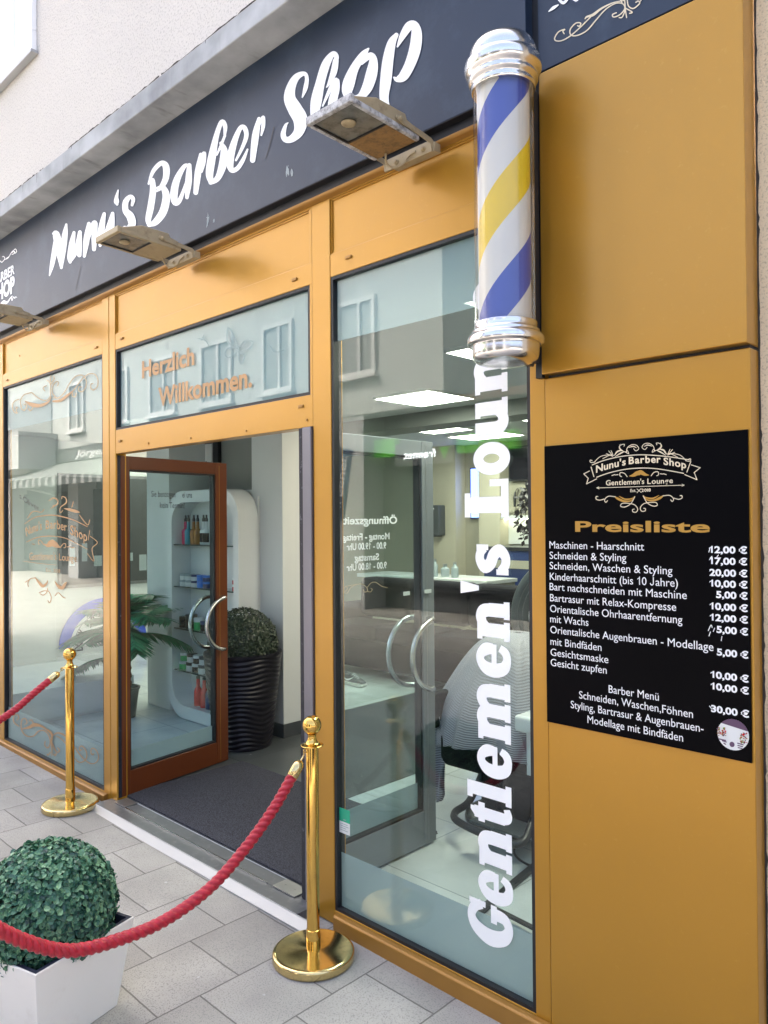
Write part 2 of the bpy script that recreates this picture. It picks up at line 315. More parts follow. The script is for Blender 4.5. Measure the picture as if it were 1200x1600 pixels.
def mat_awning():
    m, n, l, b = newmat('awning_stripe'); b.inputs['Roughness'].default_value = .8
    geo = n.new('ShaderNodeNewGeometry'); sp = n.new('ShaderNodeSeparateXYZ'); l.new(geo.outputs['Position'], sp.inputs[0])
    a = n.new('ShaderNodeMath'); a.operation = 'MULTIPLY'; a.inputs[1].default_value = 2.2; l.new(sp.outputs[0], a.inputs[0])
    f = n.new('ShaderNodeMath'); f.operation = 'FRACT'; l.new(a.outputs[0], f.inputs[0])
    rp = n.new('ShaderNodeValToRGB'); rp.color_ramp.interpolation = 'CONSTANT'; rp.color_ramp.elements[0].color = (.26, .27, .27, 1); rp.color_ramp.elements[1].position = .4; rp.color_ramp.elements[1].color = (.06, .07, .07, 1)
    l.new(f.outputs[0], rp.inputs[0]); l.new(rp.outputs[0], b.inputs['Base Color'])
mat_awning()

# ------------------------------------------------------------------ mesh and object helpers
ORG = {}
def link_mesh(name, me, mat, parent=None):
    o = bpy.data.objects.new(name, me); COL.objects.link(o)
    for m in (mat if isinstance(mat, (list, tuple)) else [mat]): me.materials.append(MATS[m])
    if parent:
        o.parent = parent; ORG[o.name] = ORG[parent.name]
        me.transform(Matrix.Translation(-ORG[parent.name]))
    else: ORG[o.name] = Vector((0, 0, 0))
    return o
class MB:
    def __init__(s): s.v = []; s.f = []; s.m = []; s.mi = 0
    def add(s, vs, fs):
        k = len(s.v); s.v += [tuple(p) for p in vs]; s.f += [tuple(i + k for i in f) for f in fs]; s.m += [s.mi] * len(fs); return s
    def box(s, x0, x1, y0, y1, z0, z1, mtx=None):
        v = [Vector(p) for p in ((x0, y0, z0), (x1, y0, z0), (x1, y1, z0), (x0, y1, z0), (x0, y0, z1), (x1, y0, z1), (x1, y1, z1), (x0, y1, z1))]
        if mtx: v = [mtx @ p for p in v]
        return s.add(v, [(0, 3, 2, 1), (4, 5, 6, 7), (0, 1, 5, 4), (1, 2, 6, 5), (2, 3, 7, 6), (3, 0, 4, 7)])
    def prism(s, pts, a, b, axis='x', mtx=None):
        """outline pts in the plane across axis, extruded from a to b"""
        def P(p, t): 
            q = Vector((t, p[0], p[1])) if axis == 'x' else Vector((p[0], t, p[1])) if axis == 'y' else Vector((p[0], p[1], t))
            return mtx @ q if mtx else q
        n = len(pts); v = [P(p, a) for p in pts] + [P(p, b) for p in pts]
        f = [tuple(range(n)), tuple(range(2 * n - 1, n - 1, -1))] + [(i, i + n, (i + 1) % n + n, (i + 1) % n) for i in range(n)]
        return s.add(v, f)
    def lathe(s, prof, c=(0, 0, 0), n=32, mtx=None):
        v = []; f = []
        for r, z in prof:
            for k in range(n):
                a = 2 * math.pi * k / n; p = Vector((c[0] + r * math.cos(a), c[1] + r * math.sin(a), c[2] + z)); v.append(mtx @ p if mtx else p)
        for j in range(len(prof) - 1):
            for k in range(n):
                f.append((j * n + k, j * n + (k + 1) % n, (j + 1) * n + (k + 1) % n, (j + 1) * n + k))
        if prof[0][0] > 1e-6: f.append(tuple(reversed(range(n))))
        if prof[-1][0] > 1e-6: f.append(tuple(range((len(prof) - 1) * n, len(prof) * n)))
        return s.add(v, f)
    def tube(s, pts, r, n=10, closed=False):
        pts = [Vector(p) for p in pts]; N = len(pts); v = []; f = []; prev = None
        for i, p in enumerate(pts):
            t = (pts[(i + 1) % N] - pts[i - 1]) if closed else (pts[min(i + 1, N - 1)] - pts[max(i - 1, 0)])
            t.normalize()
            if prev is None: prev = t.orthogonal().normalized()
            prev = (prev - t * prev.dot(t)).normalized(); q = t.cross(prev)
            rr = r[i] if isinstance(r, (list, tuple)) else r
            for k in range(n):
                a = 2 * math.pi * k / n; v.append(p + (prev * math.cos(a) + q * math.sin(a)) * rr)
        for i in range(N if closed else N - 1):
            j = (i + 1) % N
            for k in range(n): f.append((i * n + k, i * n + (k + 1) % n, j * n + (k + 1) % n, j * n + k))
        if not closed: f += [tuple(reversed(range(n))), tuple(range((N - 1) * n, N * n))]
        return s.add(v, f)
    def ball(s, c, r, n=16, sz=1.0):
        prof = [(max(1e-7, r * math.sin(math.pi * i / n)), -r * sz * math.cos(math.pi * i / n)) for i in range(n + 1)]
        return s.lathe(prof, c, 2 * n)
    def quad(s, *p): return s.add(p, [(0, 1, 2, 3)])
    def build(s, name, mat, parent=None, smooth=False, bevel=0, seg=2, merge=False, angle=40):
        me = bpy.data.meshes.new(name); me.from_pydata(s.v, [], s.f)
        for p, i in zip(me.polygons, s.m): p.material_index = i
        if merge:
            bm = bmesh.new(); bm.from_mesh(me); bmesh.ops.remove_doubles(bm, verts=bm.verts, dist=1e-5); bm.to_mesh(me); bm.free()
        o = link_mesh(name, me, mat, parent)
        if smooth:
            for p in me.polygons: p.use_smooth = True
            me.set_sharp_from_angle(angle=math.radians(angle))
        if bevel:
            md = o.modifiers.new('bevel', 'BEVEL'); md.width = bevel; md.segments = seg; md.limit_method = 'ANGLE'; md.angle_limit = math.radians(35); md.harden_normals = False
        return o
def tag(o, label, cat, group=None, kind=None):
    o['label'] = label; o['category'] = cat
    if group: o['group'] = group
    if kind: o['kind'] = kind
    return o
def thing(name, loc, label, cat, group=None):
    o = bpy.data.objects.new(name, None); COL.objects.link(o); o.location = loc; o.empty_display_size = .1
    ORG[o.name] = Vector(loc); return tag(o, label, cat, group)
def struct(o): o['kind'] = 'structure'; return o
def dup(root, loc, label, group=None, rotz=0):
    r = root.copy(); COL.objects.link(r); r.location = loc; r.rotation_euler = (0, 0, rotz); r['label'] = label
    if group: r['group'] = group
    for ch in list(root.children):
        c = ch.copy(); COL.objects.link(c); c.parent = r
        for g in list(ch.children):
            d = g.copy(); COL.objects.link(d); d.parent = c
    return r
def smoothpts(P, k=6):
    P = [tuple(p) for p in P]; out = []
    for i in range(len(P) - 1):
        p0, p1, p2, p3 = P[max(i - 1, 0)], P[i], P[i + 1], P[min(i + 2, len(P) - 1)]
        for j in range(k):
            t = j / k
            out.append(tuple(.5 * (2 * b + (c - a) * t + (2 * a - 5 * b + 4 * c - d) * t * t + (3 * b - a - 3 * c + d) * t ** 3) for a, b, c, d in zip(p0, p1, p2, p3)))
    out.append(P[-1]); return out

# flat vinyl artwork: brush strokes in an artwork's own grid, laid onto its sign or pane by that artwork's plane map
PLANE = {
    'sign_name': (0.00096598793, -1.7077193e-05, -5.4339024, 0.00071984667, -0.0013425925, 5.2682995, 0.00042976545, 1.0024078e-06),
    'sign_shop': (0.00050523879, -8.9318512e-06, -2.9179029, 0.0003765, -0.00070221355, 4.0913589, 0.00022477939, 5.2428741e-07),
    'sign_emblem': (0.00043979679, -7.7749364e-06, -6.1697536, 0.00032773313, -0.00061125802, 3.9366189, 0.00019566442, 4.563781e-07),
    'side_scroll': (0.00029417959, -5.2006465e-06, -1.3770925, 0.00021569753, -0.00040887804, 3.4301129, 0.00012880748, 3.0043742e-07),
    'window_top': (0.00051203831, -9.0520564e-06, -6.3508978, 0.00037100457, -0.00071168861, 2.9916767, 0.00022159131, 5.1685137e-07),
    'window_foot': (0.00051103152, -9.0342579e-06, -6.3728468, 0.00037027508, -0.00071028926, 0.27834013, 0.00022115561, 5.1583511e-07),
    'window_emblem': (0.00054176236, -9.5775323e-06, -6.3590371, 0.00039254155, -0.00075300245, 1.9854915, 0.00023445478, 5.4685482e-07),
    'list_emblem': (0.00026124287, -4.6183755e-06, -1.2826854, 0.00019032397, -0.00036310239, 1.9692379, 0.00011366615, 2.6512098e-07),
    'transom': (0.00086792633, -1.5343614e-05, -4.6072958, 0.00062886824, -0.0012063419, 3.775537, 0.00037560653, 8.7608465e-07),
    'door_scroll': (0.00057778688, -4.0325747e-06, 0.14227687, -0.00020791728, -0.00044055097, 1.5006604, -0.00012021405, 2.1252011e-06),
    'sticker': (0.0001217403, -2.1521828e-06, -0.89865964, 8.8691786e-05, -0.00016920727, 1.1604773, 5.2968914e-05, 1.2354751e-07),
}
def pmap(key, y, axis='y'):
    h = PLANE[key]
    def f(u, v, d=0.0):
        w = h[6] * u + h[7] * v + 1
        a, b = (h[0] * u + h[1] * v + h[2]) / w, (h[3] * u + h[4] * v + h[5]) / w
        return Vector((a, y - d, b)) if axis == 'y' else Vector((y + d, a, b))
    return f
LIFT = [0.0]
def stroke(mb, P, f, w=8, k=6, cap=True, smooth=True):
    """ribbon along P [(u, v, width)], laid by f(u, v, lift); each ribbon lies a hair above the last"""
    P = [(p[0], p[1], p[2] if len(p) > 2 else w) for p in P]
    Q = smoothpts(P, k) if smooth and len(P) > 2 else P
    N = len(Q); base = LIFT[0]; LIFT[0] += .00012
    if LIFT[0] > .0024: LIFT[0] = 0.0
    L = []; R = []
    for i in range(N):
        a, b = Q[max(i - 1, 0)], Q[min(i + 1, N - 1)]
        dx, dy = b[0] - a[0], b[1] - a[1]; m = math.hypot(dx, dy) or 1
        nx, ny = -dy / m, dx / m; h = max(1e-5, Q[i][2]) / 2
        d = base + .00008 * i / max(1, N)
        L.append((Q[i][0] + nx * h, Q[i][1] + ny * h, d)); R.append((Q[i][0] - nx * h, Q[i][1] - ny * h, d))
    v = [f(*p) for p in L] + [f(*p) for p in R]
    mb.add(v, [(i, i + 1, N + i + 1, N + i) for i in range(N - 1)])
    if cap:
        for (c, o) in ((0, 1), (N - 1, N - 2)):
            dx, dy = Q[c][0] - Q[o][0], Q[c][1] - Q[o][1]; m = math.hypot(dx, dy) or 1; a0 = math.atan2(dy, dx); h = max(1e-5, Q[c][2]) / 2
            pts = [f(Q[c][0] + h * math.cos(a0 + t), Q[c][1] + h * math.sin(a0 + t), base + (.00008 if c else 0)) for t in [math.pi * (j / 8 - .5) for j in range(9)]]
            mb.add(pts, [tuple(range(9))])
def poly(mb, P, f):
    d = LIFT[0]; LIFT[0] += .00012
    mb.add([f(p[0], p[1], d) for p in P], [tuple(range(len(P)))])
def text_mesh(s, bold=0.0, shear=0.0, spacing=1.0):
    cu = bpy.data.curves.new('lettering', 'FONT'); cu.body = s; cu.offset = bold; cu.shear = shear; cu.space_character = spacing
    cu.resolution_u = 4
    cu.fill_mode = 'FRONT'
    o = bpy.data.objects.new('lettering', cu); COL.objects.link(o); bpy.context.view_layer.update()
    me = bpy.data.meshes.new_from_object(o.evaluated_get(bpy.context.evaluated_depsgraph_get()))
    vs = [v.co.copy() for v in me.vertices]; fs = [tuple(p.vertices) for p in me.polygons]
    bpy.data.objects.remove(o); bpy.data.curves.remove(cu); bpy.data.meshes.remove(me)
    return vs, fs
_ADV = {}
def advance(ch, bold, spacing):
    k = (ch, bold, spacing)
    if k not in _ADV:
        w = lambda t: (lambda vs: max(v.x for v in vs) - min(v.x for v in vs))(text_mesh(t, bold, 0, spacing)[0])
        _ADV[k] = w('H' + ch + 'H') - w('HH')
    return _ADV[k]
_GL = {}
def glyph(ch, bold):
    """one character; the built-in face's I-like 1 and descending J are redrawn in a plain grotesque shape"""
    k = (ch, bold)
    if k not in _GL:
        t = .085 + bold * 1.6
        if ch == '1': vs = [Vector(p) for p in ((.26, 0, 0), (.26 + t, 0, 0), (.26 + t, .729, 0), (.26 + t * .25, .729, 0), (.26, .64, 0), (.10, .53, 0), (.10, .53 - t * .95, 0), (.26, .56, 0))]; _GL[k] = (vs, [(0, 1, 2, 7), (2, 3, 4, 7), (4, 5, 6, 7)])
        elif ch == 'J':
            o = [(.34 + .0, .729), (.34, .20)] + [(.20 + .14 * math.cos(a), .17 - .17 * math.sin(a)) for a in [math.pi * i / 8 for i in range(9)]]
            q = []
            for i, c in enumerate(o):
                a, b = o[max(i - 1, 0)], o[min(i + 1, len(o) - 1)]; d = Vector((b[0] - a[0], b[1] - a[1], 0)).normalized(); n = Vector((-d.y, d.x, 0)) * t * .5
                q += [Vector((*c, 0)) + n + Vector((0, .04 if i else 0, 0)), Vector((*c, 0)) - n + Vector((0, .04 if i else 0, 0))]
            _GL[k] = (q, [(2 * i, 2 * i + 1, 2 * i + 3, 2 * i + 2) for i in range(len(o) - 1)])
        else: _GL[k] = text_mesh(ch, bold)
    return _GL[k]
def text(mb, s, f, x0, x1, z, cap, bold=0.0, shear=0.0, spacing=1.0):
    """one line of lettering: from x0 to x1 on baseline z with the given capital height; f(u, v) lays it on its sign"""
    if not shear and ('1' in s or 'J' in s):
        vs = []; fs = []; x = 0
        for ch in s:
            if ch != ' ':
                gv, gf = glyph(ch, bold); n = len(vs); vs += [v + Vector((x, 0, 0)) for v in gv]; fs += [tuple(i + n for i in q) for q in gf]
            x += (.50 + bold) if ch == '1' else .52 if ch == 'J' else advance(ch, bold, spacing)
    else: vs, fs = text_mesh(s, bold, shear, spacing)
    a = min(v.x for v in vs); b = max(v.x for v in vs); k = (x1 - x0) / (b - a)
    mb.add([f(x0 + (v.x - a) * k, z + v.y * cap / .729) for v in vs], fs)
def arctext(mb, s, f, path, cap, bold=0.0, wide=1.0):
    """letters one by one along a path in the artwork grid (v downward)"""
    Q = smoothpts(path, 8); D = [0]
    for a, b in zip(Q, Q[1:]): D.append(D[-1] + math.hypot(b[0] - a[0], b[1] - a[1]))
    G = []; x = 0
    for ch in s:
        if ch == ' ': x += .28; continue
        vs, fs = text_mesh(ch, bold); a = min(v.x for v in vs); b = max(v.x for v in vs); G.append((x, a, b, vs, fs)); x += b - a + .09
    k = D[-1] / (x - .09)
    for x, a, b, vs, fs in G:
        t = (x + (b - a) / 2) * k; i = max(j for j in range(len(D)) if D[j] <= t); i = min(i, len(Q) - 2)
        u = (t - D[i]) / (D[i + 1] - D[i]); cx = Q[i][0] + u * (Q[i + 1][0] - Q[i][0]); cy = Q[i][1] + u * (Q[i + 1][1] - Q[i][1])
        i0, i1 = max(0, i - 4), min(len(Q) - 1, i + 5)
        dx, dy = Q[i1][0] - Q[i0][0], Q[i1][1] - Q[i0][1]; m = math.hypot(dx, dy); dx /= m; dy /= m
        vv = []
        for v in vs:
            p = (v.x - (a + b) / 2) * k; q = v.y * cap / .729
            vv.append(f(cx + dx * p, cy + dy * p - q, .0022))
        mb.add(vv, fs)

# ================================================================== the setting
b = MB(); xs_ = ((-60, -.015), (-7, -.015), (-1, -.063), (25, -.063))
for (xa, za), (xb, zb) in zip(xs_, xs_[1:]): b.quad((xa, -40, za), (xb, -40, zb), (xb, .03, zb), (xa, .03, za))
struct(b.build('pavement', 'paving', merge=True))
b = MB(); b.box(-10.2, -.9, .06, 6.6, -.044, 0.0)
struct(b.build('tiled_floor', 'floor_white'))
b = MB(); b.box(-5.04, -3.44, .955, 6.4, .0003, .004); b.box(-4.78, -2.70, .066, .953, .0003, .004)
struct(b.build('slate_floor', 'floor_slate'))

# ------------------------------------------------------------------ the building that holds the shop
bd = thing('building', (-4, 0, 0), 'cream rendered building with a concrete ledge above the gold shop front', 'building')
b = MB(); b.box(-14, 6, -.20, .10, 3.972, 7.6)
b.build('upper_wall', 'stucco', bd)
b = MB(); b.box(-14, 6, -.222, .30, 3.865, 3.970)
lg = b.build('concrete_ledge', 'concrete', bd, bevel=.006)
b = MB()
for x0, l in ((-6.9, .5), (-6.1, .8), (-5.3, .25), (-5.02, .06), (-4.6, 1.1), (-3.5, .9), (-2.3, 1.5)):      # ragged render edge along the ledge top
    pts = []
    for i in range(int(l / .03) + 1):
        pts.append((x0 + i * .03, 3.9705 + random.uniform(-.002, .008)))
    for i, p in enumerate(pts[:-1]):
        q = pts[i + 1]; b.quad((p[0], -.2226, 3.9675), (q[0], -.2226, 3.9675), (q[0], -.2226, q[1]), (p[0], -.2226, p[1]))
for x0, L in ((-5.07, .06), (-5.05, .035), (-5.30, .05), (-4.55, .02), (-3.1, .015)):
    b.quad((x0, -.2228, 3.968), (x0 + .006, -.2228, 3.968), (x0 + .004, -.2228, 3.968 - L), (x0 + .002, -.2228, 3.968 - L))
b.build('crumbled_edge', 'crack', lg)
b = MB(); b.box(-.7400, 6, .062, .40, -.2, 3.864)
b.build('side_wall', 'stucco_side', bd)
b = MB(); pts = []; z = -.05
while z < 3.84: pts.append((random.uniform(.0022, .0045) + (.003 if random.random() < .12 else 0), z)); z += random.uniform(.012, .035)
for (wa, za), (wb, zb) in zip(pts, pts[1:]): b.quad((-.7448, .0612, za), (-.7425 + wa, .0612, za), (-.7425 + wb, .0612, zb), (-.7448, .0612, zb))
b.build('wall_crack', 'crack', bd)
b = MB(); b.box(-14, -8.02, .02, .30, -.2, 3.864)
b.build('side_wall', 'stucco', bd)
for (x0, x1, y0, y1, z0, z1, m) in ((-9.9, -9.7, .3, 6.39, 0, 2.735, 'white_room'), (-10.0, -1.0, 6.4, 6.6, 0, 2.86, 'room_beige'), (-1.0, -.9, .1, 6.6, 0, 2.86, 'room_beige'),
                                 (-6.62, -6.22, 1.40, 1.9, 0, 2.74, 'white_room'), (-6.219, -5.14, 1.82, 2.0, 0, 2.74, 'room_grey')):
    q = MB(); q.box(x0, x1, y0, y1, z0, z1); q.build('room_wall', m, bd)
b = MB(); b.box(-5.138, -4.74, 1.52, 1.95, .11, 2.739); pl_ = b.build('pillar', 'white_room', bd, bevel=.004)
b = MB(); b.box(-5.142, -4.736, 1.516, 1.954, .004, .109); b.build('skirting', 'slate_skirt', pl_)
b = MB(); b.box(-10.0, -1.0, .07, 6.4, 2.74, 2.86); b.build('ceiling', 'ceiling_white', bd)
b = MB(); b.box(-10.0, -1.0, 3.34, 3.72, 2.60, 2.739); b.build('ceiling_beam', 'room_grey', bd)
for x0, x1 in ((-7.3, -6.75), (-6.35, -6.0), (-5.55, -5.3)):
    q = MB(); q.box(x0, x1, 6.18, 6.398, 0, 2.739); q.build('wall_pier', 'room_cream', bd)
# first-floor window at the upper left
b = MB()
for x0, x1, z0, z1 in ((-6.7, -5.11, 4.80, 4.93), (-6.7, -5.11, 6.2, 6.33), (-5.24, -5.11, 4.931, 6.199), (-6.7, -6.57, 4.931, 6.199), (-5.56, -5.47, 4.931, 6.199)): b.box(x0, x1, -.235, -.201, z0, z1)
uw = b.build('window', 'white_vinyl', bd, bevel=.004)
b = MB(); b.box(-6.57, -5.24, -.21, -.204, 4.93, 6.2); b.build('pane', 'white_vinyl', uw)
b = MB(); b.box(-6.78, -5.085, -.250, -.201, 4.768, 4.788); b.build('sill', 'steel_bright', uw, bevel=.003)

# ------------------------------------------------------------------ the shop front
sf = thing('shopfront', (-4, 0, 0), 'gold painted shop front frame with tall panes and an open brown door', 'shop front')
b = MB()
P1b = -4.527
for x0, x1, z0, z1 in ((-8.02, -7.86, -.045, 3.15), (-6.45, -6.295, -.045, 3.15), (-4.62, -4.533, -.045, 3.15), (P1b, -4.45, -.045, 3.15), (-2.60, -2.48, -.045, 3.15), (-1.465, -1.405, -.045, 3.15)):
    b.box(x0, x1, 0, .07, z0, z1)
b.box(-4.533, P1b, .012, .06, -.045, 3.15)                                            # shadow groove between two profiles
for x0, x1 in ((-7.86, -6.45), (-6.295, -4.62), (-2.48, -1.465)):
    b.box(x0, x1, .001, .07, -.03, .016); b.box(x0, x1, .001, .07, 2.757, 2.856); b.box(x0, x1, .001, .07, 3.098, 3.149)
b.box(-4.45, -2.60, .001, .07, 2.755, 2.852); b.box(-4.45, -2.60, .001, .07, 3.092, 3.149)
b.box(-4.45, -2.60, .001, .07, 2.118, 2.262)
b.box(-2.62, -2.601, .0015, .07, 2.118, 3.149)
fr = b.build('frame', 'gold_paint', sf, bevel=.003, seg=2)
b = MB()                                                                               # base rail, ledge rail under the sign
for x0, x1 in ((-8.02, -4.57), (-2.46, -1.402)):
    b = MB(); b.prism([(-.028, -.06), (-.028, .004), (-.022, .010), (-.001, .013), (-.001, -.06)], x0, x1, 'x'); b.build('base_rail', 'gold_paint_edge', sf, bevel=.002)
b = MB(); b.prism([(-.028, 3.122), (-.028, 3.114), (-.022, 3.108), (-.001, 3.100), (-.001, 3.122)], -8.02, -1.43, 'x')
b.build('top_rail', 'gold_paint_edge', sf, bevel=.002)
b = MB(); b.box(-8.02, -1.43, -.024, -.0015, 3.1225, 3.1565); b.build('painted_shadow_gap', 'black', sf)  # black strip paints the shade in the gap below the sign
for x0, x1, z0, z1 in ((-7.86, -6.45, 2.856, 3.098), (-6.295, -4.62, 2.856, 3.098), (-4.45, -2.62, 2.852, 3.092), (-2.48, -1.465, 2.856, 3.098)):
    b = MB(); b.box(x0, x1, .014, .07, z0 + .0005, z1 - .0005)
    g = .006
    for q in ((x0 + .001, x0 + .001 + g, z0 + .001, z1 - .001), (x1 - .001 - g, x1 - .001, z0 + .001, z1 - .001), (x0 + .002 + g, x1 - .002 - g, z0 + .001, z0 + .001 + g), (x0 + .002 + g, x1 - .002 - g, z1 - .001 - g, z1 - .001)): b.box(q[0], q[1], .008, .0138, q[2], q[3])
    b.build('fascia_panel', 'gold_paint', sf)
def clip(x, z, w=.036, h=.014):
    q = MB(); q.box(x - w / 2, x + w / 2, -.007, .0005, z - h / 2, z + h / 2); q.build('drain_cap', 'gold_paint_edge', sf, bevel=.003)
for x, z in ((-6.2, 2.80), (-4.70, 2.81), (-4.36, 2.81), (-2.72, 2.80), (-2.36, 2.815), (-4.39, 2.19), (-2.68, 2.215), (-1.56, 2.815)): clip(x, z)
b = MB()
for x, z in ((-4.05, 2.15), (-3.6, 2.145), (-3.1, 2.14), (-2.64, 2.15), (-5.95, 2.95)):
    b.lathe([(.006, 0), (.006, .004), (.002, .006)], (0, 0, 0), 10, Matrix.Translation((x, .0005, z)) @ Matrix.Rotation(math.pi / 2, 4, 'X'))
b.build('rivets', 'gold_paint_edge', sf)
def gasket(x0, x1, z0, z1):
    q = MB(); w = .014
    for c in ((x0, x0 + w, z0, z1), (x1 - w, x1, z0, z1), (x0 + w, x1 - w, z0, z0 + w), (x0 + w, x1 - w, z1 - w, z1)): q.box(c[0], c[1], .004, .05, c[2], c[3])
    return q.build('gasket', 'black', sf)
def pane(x0, x1, z0, z1):
    q = MB(); q.box(x0 + .012, x1 - .012, .020, .028, z0 + .012, z1 - .012)
    return q.build('window_pane', 'glass', sf)
def film(p, x0, x1, z0, z1, m='film', y=.0295):
    q = MB(); q.box(x0 + .014, x1 - .014, y, y + .0006, z0, z1); q.build('frosted_film', m, p)
YV = .0195                                                                             # outer face of the panes
# left pane
gasket(-6.295, -4.62, .016, 2.757); pw1 = pane(-6.295, -4.62, .016, 2.757)
film(pw1, -6.295, -4.62, .028, .268)
film(pw1, -6.295, -4.62, 2.42, 2.744, 'film_thin')
gasket(-7.86, -6.45, .016, 2.757); pw0 = pane(-7.86, -6.45, .016, 2.757); film(pw0, -7.86, -6.45, .028, .268)
# transom
gasket(-4.45, -2.62, 2.262, 2.755); pt = pane(-4.45, -2.62, 2.262, 2.755); film(pt, -4.45, -2.62, 2.276, 2.742, 'film_dense')
# right pane
gasket(-2.48, -1.465, .016, 2.757); pw3 = pane(-2.48, -1.465, .016, 2.757)
film(pw3, -2.48, -1.465, .028, .262); film(pw3, -2.48, -1.465, 2.480, 2.744)

# scrolls and emblem on the left pane
f = pmap('window_top', YV); b = MB(); b2 = MB()
for s in ([(165, 545), (150, 535), (150, 580), (160, 600), (130, 590), (108, 540), (115, 490), (145, 460), (180, 448)],
          [(205, 530), (195, 480), (210, 430), (240, 395), (275, 385), (320, 375), (360, 410), (420, 450), (480, 460), (520, 420)],
          [(235, 510), (255, 500), (265, 530), (240, 570)], [(200, 530), (215, 560), (240, 572)], [(285, 550), (300, 575), (325, 555), (335, 530)],
          [(530, 440), (525, 380), (525, 300), (515, 260), (490, 240)], [(525, 300), (545, 260), (570, 220), (560, 195)], [(530, 190), (525, 240), (527, 300)],
          [(590, 430), (550, 380), (545, 320), (570, 270), (600, 250), (615, 270), (605, 300)], [(480, 300), (455, 310), (450, 330), (465, 355)],
          [(560, 430), (620, 430), (680, 370), (740, 270), (790, 205), (850, 180), (890, 190), (920, 240), (915, 310), (880, 360), (840, 355), (840, 315), (865, 310)],
          [(780, 350), (840, 270), (900, 200), (960, 165), (1020, 175), (1050, 240), (1040, 310), (1000, 345), (970, 320), (975, 280), (995, 275)],
          [(770, 370), (770, 410), (800, 420), (810, 380)]): stroke(b, s, f, 11)
for s in ([(250, 470, 10), (330, 510, 44), (420, 515, 34), (500, 480, 20), (530, 430, 8)], [(560, 470, 20), (640, 460, 30), (720, 400, 24), (780, 350, 8)]): stroke(b2, s, f)
b.build('scroll_ornament', 'gold_line', pw1); b2.build('scroll_leaf', 'gold_vinyl', pw1)
f = pmap('window_foot', YV); b = MB()
for s in ([(160, 180), (180, 160), (170, 130), (140, 120), (120, 160), (130, 210), (180, 250)],
          [(250, 230), (270, 215), (260, 175), (230, 165), (207, 210), (215, 300), (270, 360), (340, 360), (390, 310), (440, 295), (490, 320), (520, 380), (525, 440), (500, 490), (465, 460), (470, 420)],
          [(220, 280, 8), (300, 260, 30), (350, 235, 40), (430, 250, 24), (500, 300, 14), (540, 340, 16)], [(300, 190), (320, 180), (340, 215)],
          [(500, 290, 14), (545, 340, 22), (540, 420, 16), (545, 500, 12), (545, 580, 6)], [(545, 440), (570, 500), (600, 540), (625, 520), (605, 490)],
          [(560, 350, 10), (600, 325, 14), (660, 340, 16), (720, 390, 16), (780, 470, 12), (830, 540, 12), (900, 620, 10), (970, 665, 10), (1030, 650, 10), (1055, 590, 10), (1030, 520, 10), (985, 495, 10), (970, 540, 10), (990, 570, 10), (1000, 555, 10)],
          [(590, 360, 8), (650, 395, 10), (710, 470, 10), (760, 560, 10), (830, 645, 10), (890, 640, 10), (925, 590, 10), (915, 520, 10), (870, 470, 10), (845, 490, 10), (850, 520, 10), (870, 510, 10)],
          [(525, 540), (500, 570), (490, 560)], [(560, 560), (580, 575), (590, 550)]): stroke(b, s, f, 11)
b.build('scroll_ornament', 'gold_vinyl', pw1)
f = pmap('window_emblem', YV); b = MB()
for s in ([(230, 390, 7), (330, 325, 9), (430, 305, 11), (520, 300, 11), (640, 320, 11), (760, 360, 10), (880, 420, 8)], [(250, 580, 7), (350, 535, 9), (450, 520, 10), (540, 520, 10), (650, 540, 9), (760, 590, 7), (880, 655, 6)],
          [(235, 440, 6), (255, 520, 6)], [(905, 460, 7), (890, 560, 7)], [(910, 520, 6), (985, 585, 8), (930, 650, 8), (950, 780, 6), (880, 700, 6)],
          [(430, 600, 5), (465, 615, 36), (495, 600, 64), (515, 585, 60)], [(515, 585, 60), (545, 605, 60), (575, 625, 34), (605, 640, 5)],
          [(430, 610), (400, 570), (375, 560), (375, 600), (390, 600)], [(600, 640), (630, 600), (655, 600), (655, 635), (640, 640)], [(310, 600), (335, 605)], [(670, 630), (700, 630)], [(715, 640), (745, 640)],
          [(340, 950, 6), (380, 1000, 26), (420, 1040, 30), (460, 1010, 16), (470, 980, 6)], [(545, 990, 6), (580, 1040, 28), (620, 1060, 34), (650, 1020, 26), (665, 1000, 8)],
          [(340, 955), (290, 965), (265, 1010), (270, 1045)], [(235, 1000), (285, 970)], [(380, 1110), (430, 1090), (480, 1100), (505, 1160), (490, 1215), (470, 1190)], [(390, 1120), (420, 1135), (455, 1110), (470, 1060)], [(545, 1140), (580, 1110), (620, 1150), (650, 1165)],
          [(480, 150, 6), (530, 120, 14), (575, 150, 10), (560, 190, 8), (520, 200, 6)], [(500, 230, 6), (545, 200, 12), (580, 180, 6)], [(615, 130, 6), (620, 105, 10), (655, 120, 10), (660, 170, 14), (600, 220, 8), (600, 275, 8), (625, 250, 6)], [(640, 230, 6), (690, 240, 26), (760, 260, 30), (800, 270, 8)],
          [(720, 215), (735, 160)], [(800, 300), (860, 380), (890, 400), (905, 350)], [(260, 330), (320, 260), (400, 270), (430, 240)], [(300, 270), (280, 300)], [(215, 780, 5), (420, 808, 5), (560, 820, 4)]): stroke(b, s, f, 8)
arctext(b, "Nunu's", f, [(245, 515), (330, 475), (410, 450)], 95, bold=.012); arctext(b, 'Barber', f, [(450, 446), (550, 440), (670, 468)], 95, bold=.012); arctext(b, 'Shop', f, [(705, 500), (790, 535), (880, 578)], 105, bold=.012)
arctext(b, "Gentlemen's", f, [(280, 768), (420, 766), (560, 766)], 82, bold=.004); arctext(b, "Lounge", f, [(590, 770), (680, 778), (770, 788)], 76, bold=.004); arctext(b, 'Est. 2018', f, [(455, 890), (530, 896), (600, 902)], 40)
b.build('shop_emblem', 'gold_vinyl', pw1)
